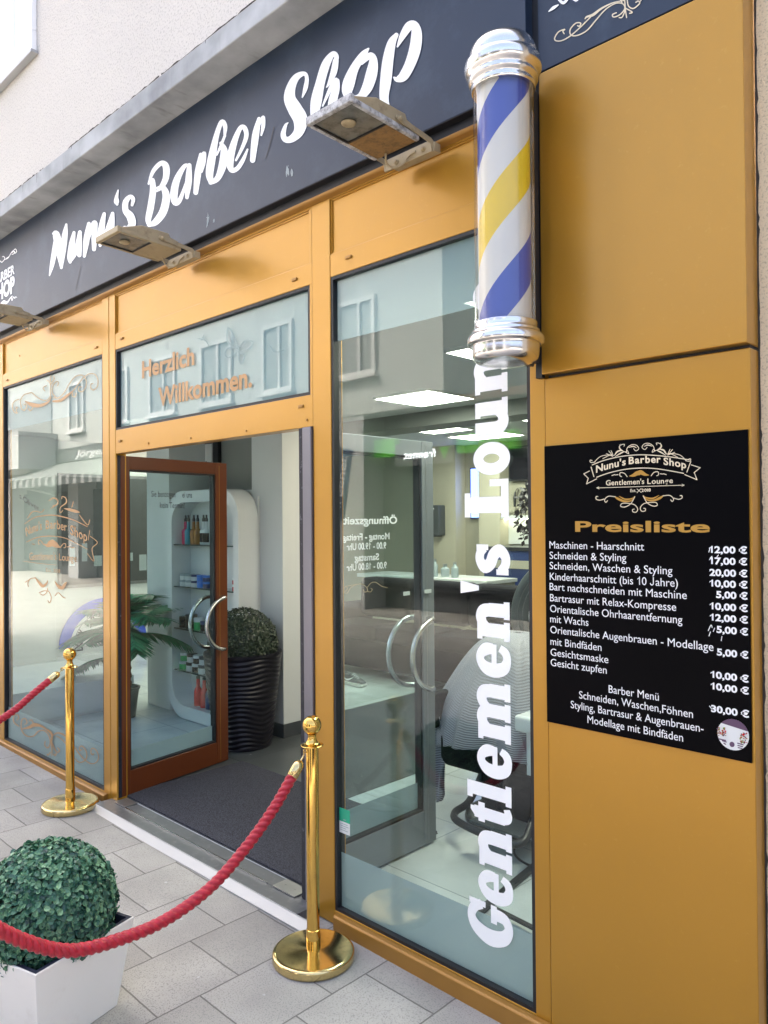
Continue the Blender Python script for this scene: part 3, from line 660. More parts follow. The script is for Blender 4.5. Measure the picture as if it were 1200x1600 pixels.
b = MB(); arctext(b, 's.Oliver', f, [(180, 120), (270, 190), (385, 260)], 60, bold=-.004); b.build('reflected_lettering', 'dark_print', pw1)  # mirrored street lettering, painted as dark strokes on the pane
# welcome lettering and butterfly on the transom
b = MB(); F = lambda u, v, d=0: Vector((u, YV - d, v))
text(b, 'Herzlich', F, -4.157, -3.594, 2.545, .100, bold=.03); text(b, 'Willkommen.', F, -3.971, -3.078, 2.360, .105, bold=.03)
b.build('welcome_lettering', 'gold_vinyl', pt)
f = pmap('transom', YV); b = MB()
for s in ([(690, 800), (660, 730), (640, 705), (630, 740), (640, 780), (680, 805)], [(690, 810), (640, 810), (622, 840), (640, 860), (680, 840)], [(700, 800), (730, 770), (768, 778), (750, 810), (705, 830)], [(700, 835), (725, 850), (705, 895), (690, 850)], [(690, 800, 8), (695, 850, 5)],
          [(480, 760), (520, 770), (540, 800)], [(500, 770), (515, 740)], [(655, 740), (670, 790)], [(730, 785), (710, 810)], [(860, 800), (880, 830), (930, 820)]): stroke(b, s, f, 5)
b.build('butterfly_decal', 'teal_print', pt)

# tall rotated lettering on the right pane: a slab-serif hand, x-height 1, drawn along z, tops to the left
def arc(cx, cy, rx, ry, a0, a1, w, n=10):
    return [(cx + rx * math.cos(math.radians(a0 + (a1 - a0) * i / n)), cy + ry * math.sin(math.radians(a0 + (a1 - a0) * i / n)), w) for i in range(n + 1)]
def R(u0, u1, v0, v1): return ('r', u0, u1, v0, v1)
def K(*p): return ('s', list(p))
G_N = [R(.10, .38, .0, .98), R(0, .46, 0, .17), R(0, .2, .82, .98), R(.60, .88, 0, .62), R(.53, .96, 0, .17), K((.30, .66, .2), (.40, .80, .24), (.56, .86, .27), (.70, .78, .29), (.74, .58, .28))]
G_E = [('s', [(.74, .30, .16), (.64, .14, .2), (.46, .09, .2), (.26, .18, .27), (.17, .42, .31), (.20, .70, .29), (.36, .88, .22), (.54, .88, .22), (.68, .72, .27), (.71, .50, .22)]), R(.22, .82, .40, .55)]
GLYPH = {
    'n': (G_N, .96), 'e': (G_E, .84),
    'm': (G_N + [R(1.10, 1.38, 0, .62), R(1.03, 1.46, 0, .17), K((.80, .66, .2), (.90, .80, .24), (1.06, .86, .27), (1.20, .78, .29), (1.24, .58, .28))], 1.46),
    't': ([R(.12, .42, .2, 1.12), R(0, .58, .80, 1.0), ('r4', (.12, 1.1), (.42, 1.1), (.42, 1.24), (.30, 1.24)), K((.27, .34, .3), (.29, .16, .26), (.42, .10, .2), (.58, .14, .16))], .60),
    'l': ([R(.12, .44, 0, 1.34), R(0, .56, 0, .17), R(0, .2, 1.17, 1.34)], .56),
    's': ([('s', [(.68, .74, .20), (.56, .86, .22), (.38, .88, .23), (.20, .74, .26), (.30, .56, .28), (.52, .45, .28), (.62, .27, .26), (.46, .11, .23), (.26, .12, .22), (.10, .26, .2)]), R(.62, .76, .62, .98), R(.02, .16, .02, .38)], .78),
    'L': ([R(.14, .50, 0, 1.34), R(0, .98, 0, .22), R(.80, .98, 0, .56), R(0, .64, 1.16, 1.34)], .98),
    'o': ([('s', arc(.42, .5, .28, .40, -95, 275, .27, 22))], .84),
    'u': ([R(.08, .36, .3, .98), R(0, .2, .82, .98), R(.58, .86, 0, .98), R(.50, .7, .82, .98), R(.7, .96, 0, .17), K((.22, .40, .28), (.26, .22, .29), (.40, .13, .27), (.56, .18, .24), (.66, .32, .2))], .96),
    'g': ([('s', arc(.38, .60, .24, .28, -95, 275, .24, 20)), K((.3, .3, .12), (.2, .18, .16), (.5, .06, .22), (.68, -.08, .2), (.46, -.26, .16), (.2, -.24, .16), (.14, -.06, .14)), R(.6, .86, .82, .98)], .88),
    'G': ([('s', [(.92, .92, .2), (.80, 1.14, .22), (.56, 1.24, .22), (.32, 1.08, .30), (.19, .68, .36), (.30, .28, .30), (.54, .11, .22), (.76, .22, .24), (.80, .5, .26)]), R(.56, 1.0, .46, .64), R(.86, 1.0, .80, 1.30)], 1.0),
    "'": ([('r4', (.13, .92), (.27, .92), (.40, 1.50), (.0, 1.50))], .40),
}
b = MB()
for ch, z0, z1 in (('G', .165, .312), ('e', .320, .432), ('n', .444, .585), ('t', .600, .672), ('l', .680, .752), ('e', .770, .885), ('m', .902, 1.113), ('e', 1.132, 1.252), ('n', 1.264, 1.404), ("'", 1.424, 1.472),
                   ('s', 1.496, 1.610), ('L', 1.706, 1.842), ('o', 1.860, 1.975), ('u', 1.992, 2.133), ('n', 2.152, 2.294), ('g', 2.312, 2.432), ('e', 2.450, 2.566)):
    parts, w = GLYPH[ch]; k = (z1 - z0) / w
    T = lambda u, v, d=0.0: Vector((-1.570 - v * .146, YV - .0003 - d, z0 + u * k))
    for p in parts:
        if p[0] == 'r' and p[4] - p[3] > .5 and p[2] - p[1] > .25: p = ('r', p[1] - .03, p[2] + .03, p[3], p[4])
        if p[0] == 's': p = ('s', [(q[0], q[1], q[2] * 1.15) for q in p[1]])
        if p[0] == 'r': poly(b, [(p[1], p[3]), (p[2], p[3]), (p[2], p[4]), (p[1], p[4])], T)
        elif p[0] == 'r4': poly(b, p[1:], T)
        else: stroke(b, p[1], T, k=5, cap=False)
    LIFT[0] = 0
b.build('lounge_lettering', 'white_vinyl', pw3)
b = MB(); b.box(-2.466, -2.400, YV - .0008, YV - .0002, .402, .458); st = b.build('shop_sticker', 'sticker_green', pw3)
b = MB(); b.box(-2.466, -2.400, YV - .0008, YV - .0002, .352, .4015); b.build('sticker_paper', 'paper', st)
b = MB()
for i, w in enumerate((.045, .05, .035, .046)): b.box(-2.459, -2.459 + w, YV - .0012, YV - .001, .391 - i * .009, .3935 - i * .009)
b.box(-2.442, -2.424, YV - .0012, YV - .001, .409, .413); b.build('sticker_print', 'grey_print', st)
b = MB(); stroke(b, arc(-2.433, .434, .010, .010, 30, 330, .003, 12), F, cap=False, k=2); b.build('sticker_ring', 'white_print', st)

# brown entrance door, swung inwards
ang = math.atan2(-.146, .875)
def leaf(hx, hy, dx, dy):
    d = Vector((dx, dy, 0)).normalized(); n = Vector((d.y, -d.x, 0))
    m = Matrix((d, -n, Vector((0, 0, 1)))).transposed().to_4x4(); m.translation = Vector((hx, hy, 0)); return m
def door(name, L, mtx, mat, edge, lo, rail, top, stile, ends, hz, hc, gl=True):
    """leaf in its own u / thickness / z frame; y = 0 is the face seen from the street side"""
    T = .062
    q = MB()
    q.box(0, stile, 0, T, lo, top, mtx); q.box(L - ends, L, 0, T, lo, top, mtx)
    q.box(stile, L - ends, .0015, T - .0015, lo, rail, mtx); q.box(stile, L - ends, .0015, T - .0015, top - .082, top, mtx)
    o = q.build(name, mat, sf, bevel=.003)
    q = MB(); g = .012
    for c in ((stile, stile + g, rail, top - .082), (L - ends - g, L - ends, rail, top - .082), (stile + g, L - ends - g, rail, rail + g), (stile + g, L - ends - g, top - .082 - g, top - .082)):
        q.box(c[0], c[1], .010, .052, c[2], c[3], mtx)
    q.build('door_gasket', 'black', o)
    q = MB(); q.box(stile + .008, L - ends - .008, .027, .035, rail + .008, top - .090, mtx); q.build('door_pane', 'glass', o)
    q = MB(); q.box(stile + .013, L - ends - .013, .0365, .0371, rail + .013, hz, mtx); q.build('frosted_film', 'film', o)
    for sgn, off in ((-1, -.052), (1, T + .052)):                                      # a half-ring pull on each face
        r = .180; c = (L - ends / 2 - .01, hc)
        pts = [(c[0], 0 if sgn < 0 else T, c[1] + r), (c[0], off * .7 if sgn < 0 else T + (off - T) * .7, c[1] + r)]
        pts += [(c[0] - r * 1.0 * math.sin(math.radians(a)), off, c[1] + r * math.cos(math.radians(a))) for a in range(8, 173, 8)]
        pts += [(c[0], off * .7 if sgn < 0 else T + (off - T) * .7, c[1] - r), (c[0], 0 if sgn < 0 else T, c[1] - r)]
        q = MB(); q.tube([mtx @ Vector(p) for p in pts], .0135, 12); q.build('door_handle', 'handle_steel', o, smooth=True)
    q = MB(); q.box(-.014, -.001, .002, T - .002, lo, top, mtx)
    for i in range(4): q.box(-.020, -.0141, .006 + i * .014, .012 + i * .014, lo, top, mtx)
    q.build('door_seal', 'rubber', o)
    q = MB(); q.box(L - ends + .030, L - ends + .033, -.0012, -.0002, lo + .02, top - .02, mtx); q.build('door_groove', edge, o)
    return o
m1 = leaf(-4.445, .032, -.146, .875)
d1 = door('door', .885, m1, 'brown_paint', 'gold_paint_edge', .012, .157, 2.108, .062, .105, .272, .985)
d1['label'] = 'brown framed glass door standing open'
F1 = lambda u, v, d=0: m1 @ Vector((u, .0265 - d, v))
b = MB(); text(b, 'Sie benötigen', F1, .250, .445, 1.860, .040, bold=.004); text(b, 'ei uns', F1, .505, .588, 1.860, .040, bold=.004); text(b, 'kein Termin!', F1, .318, .522, 1.788, .040, bold=.004)
b.build('notice_lettering', 'dark_print', d1)
m2 = leaf(-2.628, .066, -.010, .80)
d2 = door('door', .800, m2, 'grey_door', 'steel', .012, .185, 2.108, .062, .092, .330, 1.000)
d2['label'] = 'grey framed glass door folded back behind the right pane'
F2 = lambda u, v, d=0: Vector((-2.6528 + d, u, v))
b = MB()
text(b, 'Öffnungszeiten', F2, .600, .160, 1.680, .038, bold=.028); text(b, 'Montag - Freitag', F2, .544, .223, 1.603, .033, bold=.028); text(b, '9.00 - 19.00 Uhr', F2, .519, .248, 1.557, .033, bold=.03)
text(b, 'Samstag', F2, .467, .300, 1.503, .033, bold=.028); text(b, '9.00 - 18.00 Uhr', F2, .521, .247, 1.459, .033, bold=.028)
b.build('opening_hours', 'white_print', d2)
f = pmap('door_scroll', -2.6528, 'x'); b = MB()
for s in ([(100, 260), (105, 290), (140, 300), (180, 275), (170, 240), (145, 265), (155, 280)], [(130, 300), (180, 310), (220, 250), (320, 215), (380, 250), (390, 290), (360, 300), (350, 275)], [(390, 250), (430, 205), (480, 200), (540, 240), (600, 255)], [(390, 290), (420, 300), (440, 275), (425, 260)], [(180, 240), (220, 230), (290, 220)]): stroke(b, s, f, 6)
b.build('scroll_ornament', 'gold_line', d2)
b = MB(); b.box(-2.6525, -2.6519, .640, .690, 1.312, 1.332); b.box(-2.6275, -2.6265, .775, .83, 1.315, 1.335, ); b.build('small_label', 'paper', d2)
# fixed post beside the right leaf, threshold
b = MB(); b.box(-2.662, -2.603, -.012, .060, -.04, 2.117); jp = b.build('door_post', 'alu', sf, bevel=.004)
b = MB(); b.box(-2.690, -2.663, -.004, .055, -.02, 2.116)
for i in range(3): b.box(-2.701, -2.6901, .002 + i * .016, .010 + i * .016, -.02, 2.116)
b.build('door_seal', 'rubber', jp)
b = MB(); b.box(-4.52, -2.604, -.105, .064, -.044, -.004); b.box(-4.30, -2.86, -.022, .062, -.0035, -.001)
th = b.build('threshold', 'steel_dark', sf, bevel=.002)
b = MB(); b.prism([(-.142, -.06), (-.142, -.040), (-.112, -.008), (-.1055, -.006), (-.1055, -.06)], -4.56, -2.47, 'x'); b.build('threshold_nosing', 'steel_bright', th)
b = MB(); b.box(-4.30, -2.92, -.030, -.0225, -.0035, .004); b.build('threshold_trim', 'handle_steel', th)
for x0 in (-2.88, -4.44):
    b = MB(); b.box(x0, x0 + .16, -.028, .062, -.0005, .004) if x0 > -3 else b.box(x0, x0 + .13, -.024, .06, -.0005, .004)
    for k in (.04, .11): b.lathe([(.005, .0041), (.005, .0052), (.0, .0054)], (x0 + k, .02, 0), 10)
    b.build('floor_plate', 'steel', th)
b = MB(); b.box(-4.49, -2.705, .0665, .955, .0045, .014)
tag(b.build('door_mat', 'mat_pile', bevel=.004), 'dark blue-grey bristle mat lying inside the open entrance', 'door mat')

# ------------------------------------------------------------------ signs
sg = thing('shop_sign', (-4.7, -.03, 3.5), 'long navy fascia sign with white brush lettering above the door', 'shop sign')
b = MB(); b.box(-8.4, -1.428, -.060, -.002, 3.160, 3.864); b.build('sign_board', 'sign_navy', sg, bevel=.002)
b = MB(); b.box(-8.4, -1.429, -.0585, -.0025, 3.1575, 3.1597); b.build('underside_shade', 'black', sg)  # black sheet puts shade into the colour of the sign's bottom
f = pmap('sign_name', -.0608); b = MB()
NAME = [
 [(58, 1368, 6), (72, 1310, 20), (88, 1220, 24), (98, 1150, 20)], [(80, 1150, 14), (93, 1155, 32), (108, 1230, 34), (120, 1322, 14)], [(120, 1328, 12), (130, 1240, 24), (138, 1160, 26), (146, 1102, 10)],
 [(186, 1145, 14), (176, 1200, 26), (166, 1270, 26), (166, 1298, 14)], [(166, 1294, 14), (190, 1255, 20), (206, 1195, 18), (217, 1145, 18)], [(217, 1142, 16), (213, 1200, 26), (214, 1262, 20)],
 [(264, 1098, 16), (252, 1180, 28), (240, 1268, 14)], [(246, 1225, 12), (268, 1150, 18), (288, 1098, 20), (296, 1094, 20)], [(297, 1098, 22), (293, 1165, 26), (291, 1232, 18)],
 [(344, 1048, 16), (332, 1110, 28), (325, 1170, 28), (323, 1212, 14)], [(328, 1195, 16), (350, 1160, 20), (370, 1100, 18), (386, 1052, 16)], [(388, 1046, 16), (383, 1110, 26), (378, 1176, 20)],
 [(417, 924, 6), (409, 960, 16), (409, 985, 24), (412, 998, 12)],
 [(490, 1002, 12), (496, 972, 18), (480, 958, 18), (457, 985, 26), (456, 1030, 28), (480, 1060, 36), (490, 1100, 34), (470, 1122, 24), (450, 1118, 14)],
 [(574, 890, 10), (592, 870, 22), (596, 930, 28), (585, 1010, 30), (572, 1075, 26), (576, 1106, 16)], [(574, 888, 8), (598, 825, 18), (638, 784, 22), (664, 800, 30), (664, 858, 28), (642, 905, 22), (616, 928, 10)], [(618, 912, 10), (650, 912, 24), (666, 960, 34), (650, 1035, 36), (612, 1088, 30), (582, 1104, 18)],
 [(788, 802, 14), (762, 798, 18), (722, 868, 30), (706, 945, 34), (714, 990, 26), (738, 972, 20), (768, 890, 12), (786, 825, 12)], [(786, 795, 20), (782, 880, 30), (774, 962, 16)],
 [(846, 738, 16), (832, 830, 30), (820, 936, 22)], [(836, 805, 8), (855, 745, 14), (865, 732, 16), (860, 780, 20), (851, 828, 10)],
 [(970, 645, 10), (973, 592, 20), (955, 568, 20), (928, 640, 24), (903, 760, 36), (892, 840, 34), (900, 882, 22)], [(898, 884, 20), (934, 862, 26), (960, 795, 36), (968, 720, 32), (952, 680, 16)], [(972, 640, 12), (952, 690, 12), (930, 740, 8)],
 [(1030, 768, 10), (1064, 700, 16), (1084, 640, 20), (1074, 600, 22), (1050, 604, 20), (1016, 690, 30), (999, 770, 34), (1006, 818, 24), (1036, 812, 20), (1066, 768, 18), (1090, 712, 8)],
 [(1150, 552, 16), (1132, 640, 32), (1117, 768, 24)], [(1136, 622, 8), (1160, 562, 14), (1174, 543, 12), (1172, 590, 18), (1162, 638, 8)],
]
for s in NAME: stroke(b, [(p[0], p[1], p[2] * 1.16) for p in s], f)
f2 = pmap('sign_shop', -.0608)
SHOP = [
 [(312, 566, 8), (333, 505, 26), (342, 440, 22), (325, 408, 24), (272, 432, 40), (236, 500, 54), (228, 575, 70), (262, 645, 84), (298, 715, 84), (288, 795, 60), (240, 845, 42), (198, 848, 34), (184, 812, 30), (200, 755, 18), (216, 737, 6)],
 [(536, 330, 28), (540, 292, 28), (516, 276, 30), (470, 345, 50), (432, 470, 54), (404, 600, 64), (388, 720, 36)], [(536, 322, 34), (522, 400, 38), (490, 475, 18), (474, 500, 6)], [(448, 625, 10), (500, 510, 24), (540, 450, 28), (540, 505, 40), (520, 575, 50), (512, 640, 50), (522, 705, 30)],
 [(755, 242, 12), (720, 282, 40), (662, 370, 52), (624, 470, 70), (614, 535, 58), (645, 572, 40), (700, 565, 42), (748, 498, 62), (778, 400, 66), (788, 320, 48), (770, 285, 34), (738, 312, 28), (712, 345, 10)],
 [(942, 150, 26), (910, 205, 50), (886, 320, 64), (872, 450, 66), (860, 560, 54), (872, 650, 50)], [(950, 228, 10), (985, 155, 38), (1028, 90, 50), (1064, 84, 46), (1078, 140, 62), (1068, 240, 68), (1034, 345, 62), (990, 425, 56), (948, 446, 34), (926, 434, 10)],
]
for s in SHOP: stroke(b, [(p[0], p[1], p[2] * 1.15) for p in s], f2)
b.build('name_lettering', 'white_vinyl', sg)
f = pmap('sign_emblem', -.0608); b = MB()
Fs = lambda u, v, d=0: Vector((u, -.0620 - d, v))
text(b, 'BARBER', Fs, -6.30, -5.880, 3.540, .072, bold=.03); text(b, 'SHOP', Fs, -6.30, -5.878, 3.409, .118, bold=.05)
for s in ([(-60, 400), (0, 380), (20, 400), (60, 355), (45, 325), (30, 330)], [(55, 365), (100, 345), (140, 280), (165, 255), (180, 285), (150, 300)], [(150, 280), (190, 232), (207, 262), (190, 285), (180, 262)], [(80, 350), (110, 330)], [(-40, 990, 6), (10, 940, 40), (50, 890, 34), (70, 905, 34), (100, 890, 20), (130, 845, 10), (155, 820, 10)], [(145, 825, 8), (150, 880, 8), (170, 830, 8), (185, 850, 8), (195, 830, 8), (212, 840, 6)]): stroke(b, s, f, 9)
b.build('emblem', 'white_vinyl', sg)
b = MB()
for (x, z, w, h) in ((-3.335, 3.19, .03, .075), (-2.69, 3.245, .02, .05), (-2.66, 3.235, .012, .035), (-3.28, 3.20, .012, .02)):
    q = [(x + random.uniform(-.3, .3) * w, z + t * h, ) for t in (0, .3, .6, 1)]
    for i in range(5): stroke(b, [(x + random.uniform(-.5, .5) * w, z + random.uniform(0, .2) * h, .003), (x + random.uniform(-.5, .5) * w, z + random.uniform(.4, .6) * h, .006), (x + random.uniform(-.4, .4) * w, z + random.uniform(.7, 1) * h, .002)], lambda u, v, d=0: Vector((u, -.0605 - d, v)), k=3)
b.build('scratch', 'grey_print', sg)
b = MB()
for (x0, z0, x1, z1) in ((-4.79, 3.33, -4.86, 3.20), (-2.79, 3.50, -2.85, 3.38)): stroke(b, [(x0, z0, .012), ((x0 + x1) / 2 + .005, (z0 + z1) / 2, .010), (x1, z1, .006)], lambda u, v, d=0: Vector((u, -.0605 - d, v)))
b.build('drip_stain', 'dark_print', sg)

ss = thing('side_sign', (-1.07, 0, 3.5), 'navy sign panel with gold scroll at the upper right beside the pole', 'sign')
b = MB(); b.box(-1.403, -.748, -.025, .070, 3.196, 3.864); b.build('sign_board', 'sign_navy', ss, bevel=.002)
f = pmap('side_scroll', -.0256); b = MB()
for s in ([(165, 275), (155, 255), (170, 240), (120, 260), (88, 310), (100, 333), (150, 330), (220, 290), (300, 220), (380, 140)], [(275, 210), (290, 215), (300, 190), (260, 190), (215, 240), (220, 285), (270, 290), (350, 250), (420, 170), (500, 80), (580, 30), (640, 30), (660, 70), (620, 120), (570, 140), (560, 120), (590, 105)],
          [(335, 155, 6), (350, 138, 14), (400, 122, 22), (470, 70, 16), (560, 25, 10), (650, 5, 8)], [(680, 0), (690, 50), (730, 70), (780, 30), (770, 10), (750, 20)], [(670, 70), (720, 100), (700, 110)], [(665, 80), (640, 140), (615, 145)], [(665, 80), (675, 145)], [(665, 80), (655, -60)], [(780, 20), (860, -80), (960, -170)], [(640, 30), (600, -60)]): stroke(b, s, f, 10)
b.build('scroll_ornament', 'cream_line', ss)
b = MB()
for s in ([(42, 95, 8), (80, 65, 26), (118, 42, 10)], [(125, 0, 20), (160, 25, 26), (200, -10, 16)], [(240, -5, 16), (265, 5, 14), (300, -40, 14)]): stroke(b, s, f)
b.build('sign_lettering', 'white_vinyl', ss)

# ------------------------------------------------------------------ gold wall cladding, price list
cl = thing('wall_cladding', (-1.07, .05, 0), 'smooth gold cladding panels on the pier right of the barber pole', 'cladding')
b = MB(); b.box(-1.403, -.746, -.024, .094, 2.181, 3.1935); b.build('upper_panel', 'gold_paint', cl, bevel=.004, seg=3)
b = MB(); b.box(-1.4035, -.745, -.003, .094, -.06, 2.170); b.build('lower_panel', 'gold_paint', cl, bevel=.004, seg=3)
b = MB(); b.box(-1.398, -.750, .012, .090, 2.1705, 2.1805); b.box(-1.4275, -1.4035, -.020, .0, 2.172, 3.863); b.build('joint', 'black', cl)
pr = thing('price_list', (-1.075, -.01, 1.48), 'black price list board with white and gold lettering on the gold pier', 'price list')
b = MB(); b.box(-1.404, -.752, -.010, -.0035, 1.020, 1.942); b.build('board', 'board_navy', pr, bevel=.001)
Fp = lambda u, v, d=0: Vector((u, -.0106 - d, v))
b = MB()
for s, x0, x1, z in (("Maschinen - Haarschnitt", -1.387, -1.056, 1.6), ("Schneiden & Styling", -1.387, -1.114, 1.565), ("Schneiden, Waschen & Styling", -1.387, -.969, 1.531), ("Kinderhaarschnitt (bis 10 Jahre)", -1.387, -.953, 1.495), ("Bart nachschneiden mit Maschine", -1.388, -.927, 1.461), ("Bartrasur mit Relax-Kompresse", -1.387, -.959, 1.424), ("Orientalische Ohrhaarentfernung", -1.387, -.941, 1.388), ("mit Wachs", -1.387, -1.246, 1.354), ("Orientalische Augenbrauen - Modellage", -1.387, -.852, 1.318), ("mit Bindfäden", -1.387, -1.201, 1.279), ("Gesichtsmaske", -1.387, -1.178, 1.243), ("Gesicht zupfen", -1.387, -1.184, 1.209),
                    ("Barber Menü", -1.178, -1.015, 1.151), ("Schneiden, Waschen,Föhnen", -1.282, -.913, 1.117), ("Styling, Bartrasur & Augenbrauen-", -1.313, -.883, 1.081), ("Modellage mit Bindfäden", -1.253, -.943, 1.043)): text(b, s, Fp, x0, x1, z, .0255, bold=.001)
b.build('service_lettering', 'white_print', pr)
b = MB()
for s, z in zip(("12,00 €", "17,00 €", "20,00 €", "10,00 €", "5,00 €", "10,00 €", "12,00 €", "5,00 €", "5,00 €", "10,00 €", "10,00 €", "30,00 €"), (1.598, 1.566, 1.533, 1.502, 1.471, 1.437, 1.405, 1.372, 1.308, 1.242, 1.209, 1.145)): text(b, s, Fp, -.861 if len(s) == 7 else -.843, -.757, z, .0195, bold=.035)
for s in ([(-.862, 1.600), (-.858, 1.612)], [(-.858, 1.583), (-.853, 1.588)], [(-.866, 1.375), (-.858, 1.392), (-.855, 1.385)], [(-.848, 1.384), (-.852, 1.374)], [(-.864, 1.36), (-.860, 1.372)], [(-.83, 1.35), (-.828, 1.362)], [(-.865, 1.160), (-.858, 1.152)], [(-.843, 1.150), (-.838, 1.157)], [(-.84, 1.585), (-.835, 1.592)]): stroke(b, [(*p, .0022) for p in s], Fp, k=3)
b.build('price_lettering', 'white_print', pr)
b = MB(); text(b, 'Preisliste', Fp, -1.290, -.858, 1.657, .034, bold=.026); b.build('heading', 'gold_print', pr)
f = pmap('list_emblem', -.0106); b = MB(); g = MB()
def both(s, q=b, ax=1125, dy=-8, w=7):
    stroke(q, s, f, w); stroke(q, [(ax - p[0], p[1] + dy, *p[2:]) for p in s], f, w)
for s in ([(145, 265), (250, 225), (400, 190), (560, 175), (700, 180), (850, 195), (1010, 220)], [(185, 375), (300, 335), (450, 303), (600, 293), (750, 303), (960, 340)], [(135, 285), (160, 370)], [(1025, 235), (990, 330)]): stroke(b, s, f, 8)
for s in ([(120, 320), (70, 345)], [(70, 345), (110, 385)], [(110, 385), (95, 435)], [(95, 435), (185, 390)], [(1030, 265), (1110, 290)], [(1110, 290), (1055, 335)], [(1055, 335), (1078, 397)], [(1078, 397), (970, 352)]): stroke(b, s, f, 7)
for s in ([(455, 370), (430, 340), (395, 335), (390, 360), (405, 370)], [(320, 360), (345, 352)], [(350, 355), (375, 352)], [(350, 550), (290, 545), (255, 575), (265, 600), (280, 585)], [(250, 570), (210, 580), (180, 570), (180, 548), (195, 548)], [(525, 550), (490, 610), (440, 640), (400, 635), (410, 610), (460, 608), (520, 620), (550, 655), (540, 685), (510, 685), (505, 665), (520, 660)]): both(s)
for s in ([(170, 240), (140, 245), (125, 235), (130, 222), (145, 228)], [(165, 240), (220, 190), (300, 175), (340, 180), (360, 160)], [(240, 210), (300, 180), (330, 190)], [(290, 140), (322, 178)], [(312, 138), (327, 172)], [(270, 165), (320, 185)], [(345, 175, 4), (370, 145, 14), (412, 135, 5)], [(350, 190, 4), (400, 160, 12), (425, 150, 4)], [(428, 98), (432, 82), (405, 85), (385, 105), (400, 135), (440, 150), (470, 165), (458, 138), (444, 150)], [(450, 150), (460, 110), (500, 85), (540, 90), (560, 120), (535, 140), (515, 120)], [(470, 110, 4), (510, 100, 10), (540, 112, 4)], [(395, 80, 3), (390, 115, 10), (420, 140, 4)]): both(s, ax=1150, dy=-12, w=6)
arctext(b, "Nunu's", f, [(180, 335), (300, 298), (445, 265)], 66, bold=.025); arctext(b, 'Barber', f, [(472, 258), (610, 247), (757, 245)], 66, bold=.025); arctext(b, 'Shop', f, [(783, 262), (880, 275), (985, 298)], 66, bold=.025)
arctext(b, "Gentlemen's", f, [(268, 448), (430, 442), (610, 434)], 48, bold=.015); arctext(b, 'Lounge', f, [(638, 434), (750, 432), (866, 426)], 48, bold=.015)
for s in ([(190, 471), (960, 446)], [(185, 471), (205, 462)], [(185, 471), (205, 480)], [(965, 446), (945, 437)], [(965, 446), (945, 455)], [(543, 480), (582, 512)], [(580, 476), (543, 514)]): stroke(b, s, f, 5)
arctext(b, 'Est.', f, [(486, 508), (510, 507), (540, 506)], 28, bold=.02); arctext(b, '2018', f, [(585, 506), (630, 504), (668, 502)], 28, bold=.02)
b.build('emblem_lines', 'cream_line', pr)
for s in ([(475, 365, 4), (510, 358, 26), (545, 340, 38), (562, 340, 34)], [(345, 545, 4), (370, 565, 20), (430, 590, 18), (490, 585, 12), (525, 545, 4)], [(385, 545, 4), (440, 572, 14), (500, 565, 10), (520, 548, 3)]): both(s, g)
g.build('emblem_leaves', 'gold_print', pr)
f = pmap('sticker', -.0106)
def disc(cx, cy, rx, ry, tilt, n=36): return [(cx + rx * math.cos(2 * math.pi * i / n), cy + ry * math.sin(2 * math.pi * i / n) + tilt * math.cos(2 * math.pi * i / n)) for i in range(n)]
C0 = disc(605, 525, 270, 265, 40); LIFT[0] = 0
b = MB(); poly(b, C0, f); sk = b.build('round_sticker', 'paper', pr)
def inside(p): x = (p[0] - 605) / 262; yy = (p[1] - 525 - 40 * x) / 257; return x * x + yy * yy < 1
b = MB(); top = [p for p in C0 if p[1] < 330 + .28 * (p[0] - 340)]; top.sort(); poly(b, top, f); b.build('sticker_top', 'purple_print', sk)
for m, n in (('red_plastic', 26), ('amber_plastic', 34), ('green_ink', 8), ('purple_print', 16)):
    b = MB()
    for i in range(n):
        side = random.random() < .5
        cx, cy = (random.uniform(355, 490), random.uniform(400, 540)) if side else (random.uniform(730, 850), random.uniform(480, 660))
        if inside((cx, cy)): poly(b, disc(cx, cy, random.uniform(8, 20), random.uniform(6, 14), 0, 7), f)
    b.build('sticker_spots', m, sk)
b = MB()
for i in range(3): stroke(b, [(380 + i * 30, 582 + i * 42), (505 - i * 12, 612 + i * 40)], f, 20, cap=False); stroke(b, [(672 + i * 5, 668 + i * 38), (780 - i * 10, 700 + i * 30)], f, 18, cap=False)
poly(b, disc(585, 690, 44, 46, 6, 14), f); b.build('sticker_print', 'purple_print', sk); LIFT[0] = 0

# ------------------------------------------------------------------ barber pole
PZ = 2.20
bp_ = thing('barber_pole', (-1.42, -.205, PZ), 'chrome capped barber pole with blue, yellow and white spiral stripes', 'barber pole')
cx, cy = -1.42, -.205
b = MB(); b.lathe([(.083, .10), (.083, .885)], (cx, cy, PZ), 40); b.build('striped_cylinder', 'pole_stripes', bp_, smooth=True)
b = MB(); b.lathe([(.096, .095), (.096, .89)], (cx, cy, PZ), 48); b.f = [q for q in b.f if len(q) == 4]; b.m = [0] * len(b.f); b.build('clear_tube', 'tube_plastic', bp_, smooth=True)
def ringprof(a): return [(r, z) for r, z in a]
top = [(.088, .868), (.100, .866), (.103, .875), (.101, .884), (.106, .890), (.112, .898), (.108, .908), (.114, .916), (.121, .926), (.123, .940), (.121, .955), (.113, .963), (.1075, .966), (.1075, .98), (.1065, .995), (.101, 1.022), (.088, 1.046), (.066, 1.064), (.036, 1.075), (1e-6, 1.078)]
bot = [(.088, .122), (.0995, .122), (.1005, .118), (.1005, .104), (.104, .099), (.109, .095), (.109, .088), (.116, .083), (.122, .075), (.1235, .062), (.121, .054), (.110, .051), (.107, .049), (.107, .020), (.1035, -.004), (.092, -.020), (.072, -.029), (.045, -.033), (.02, -.034), (1e-6, -.034)]
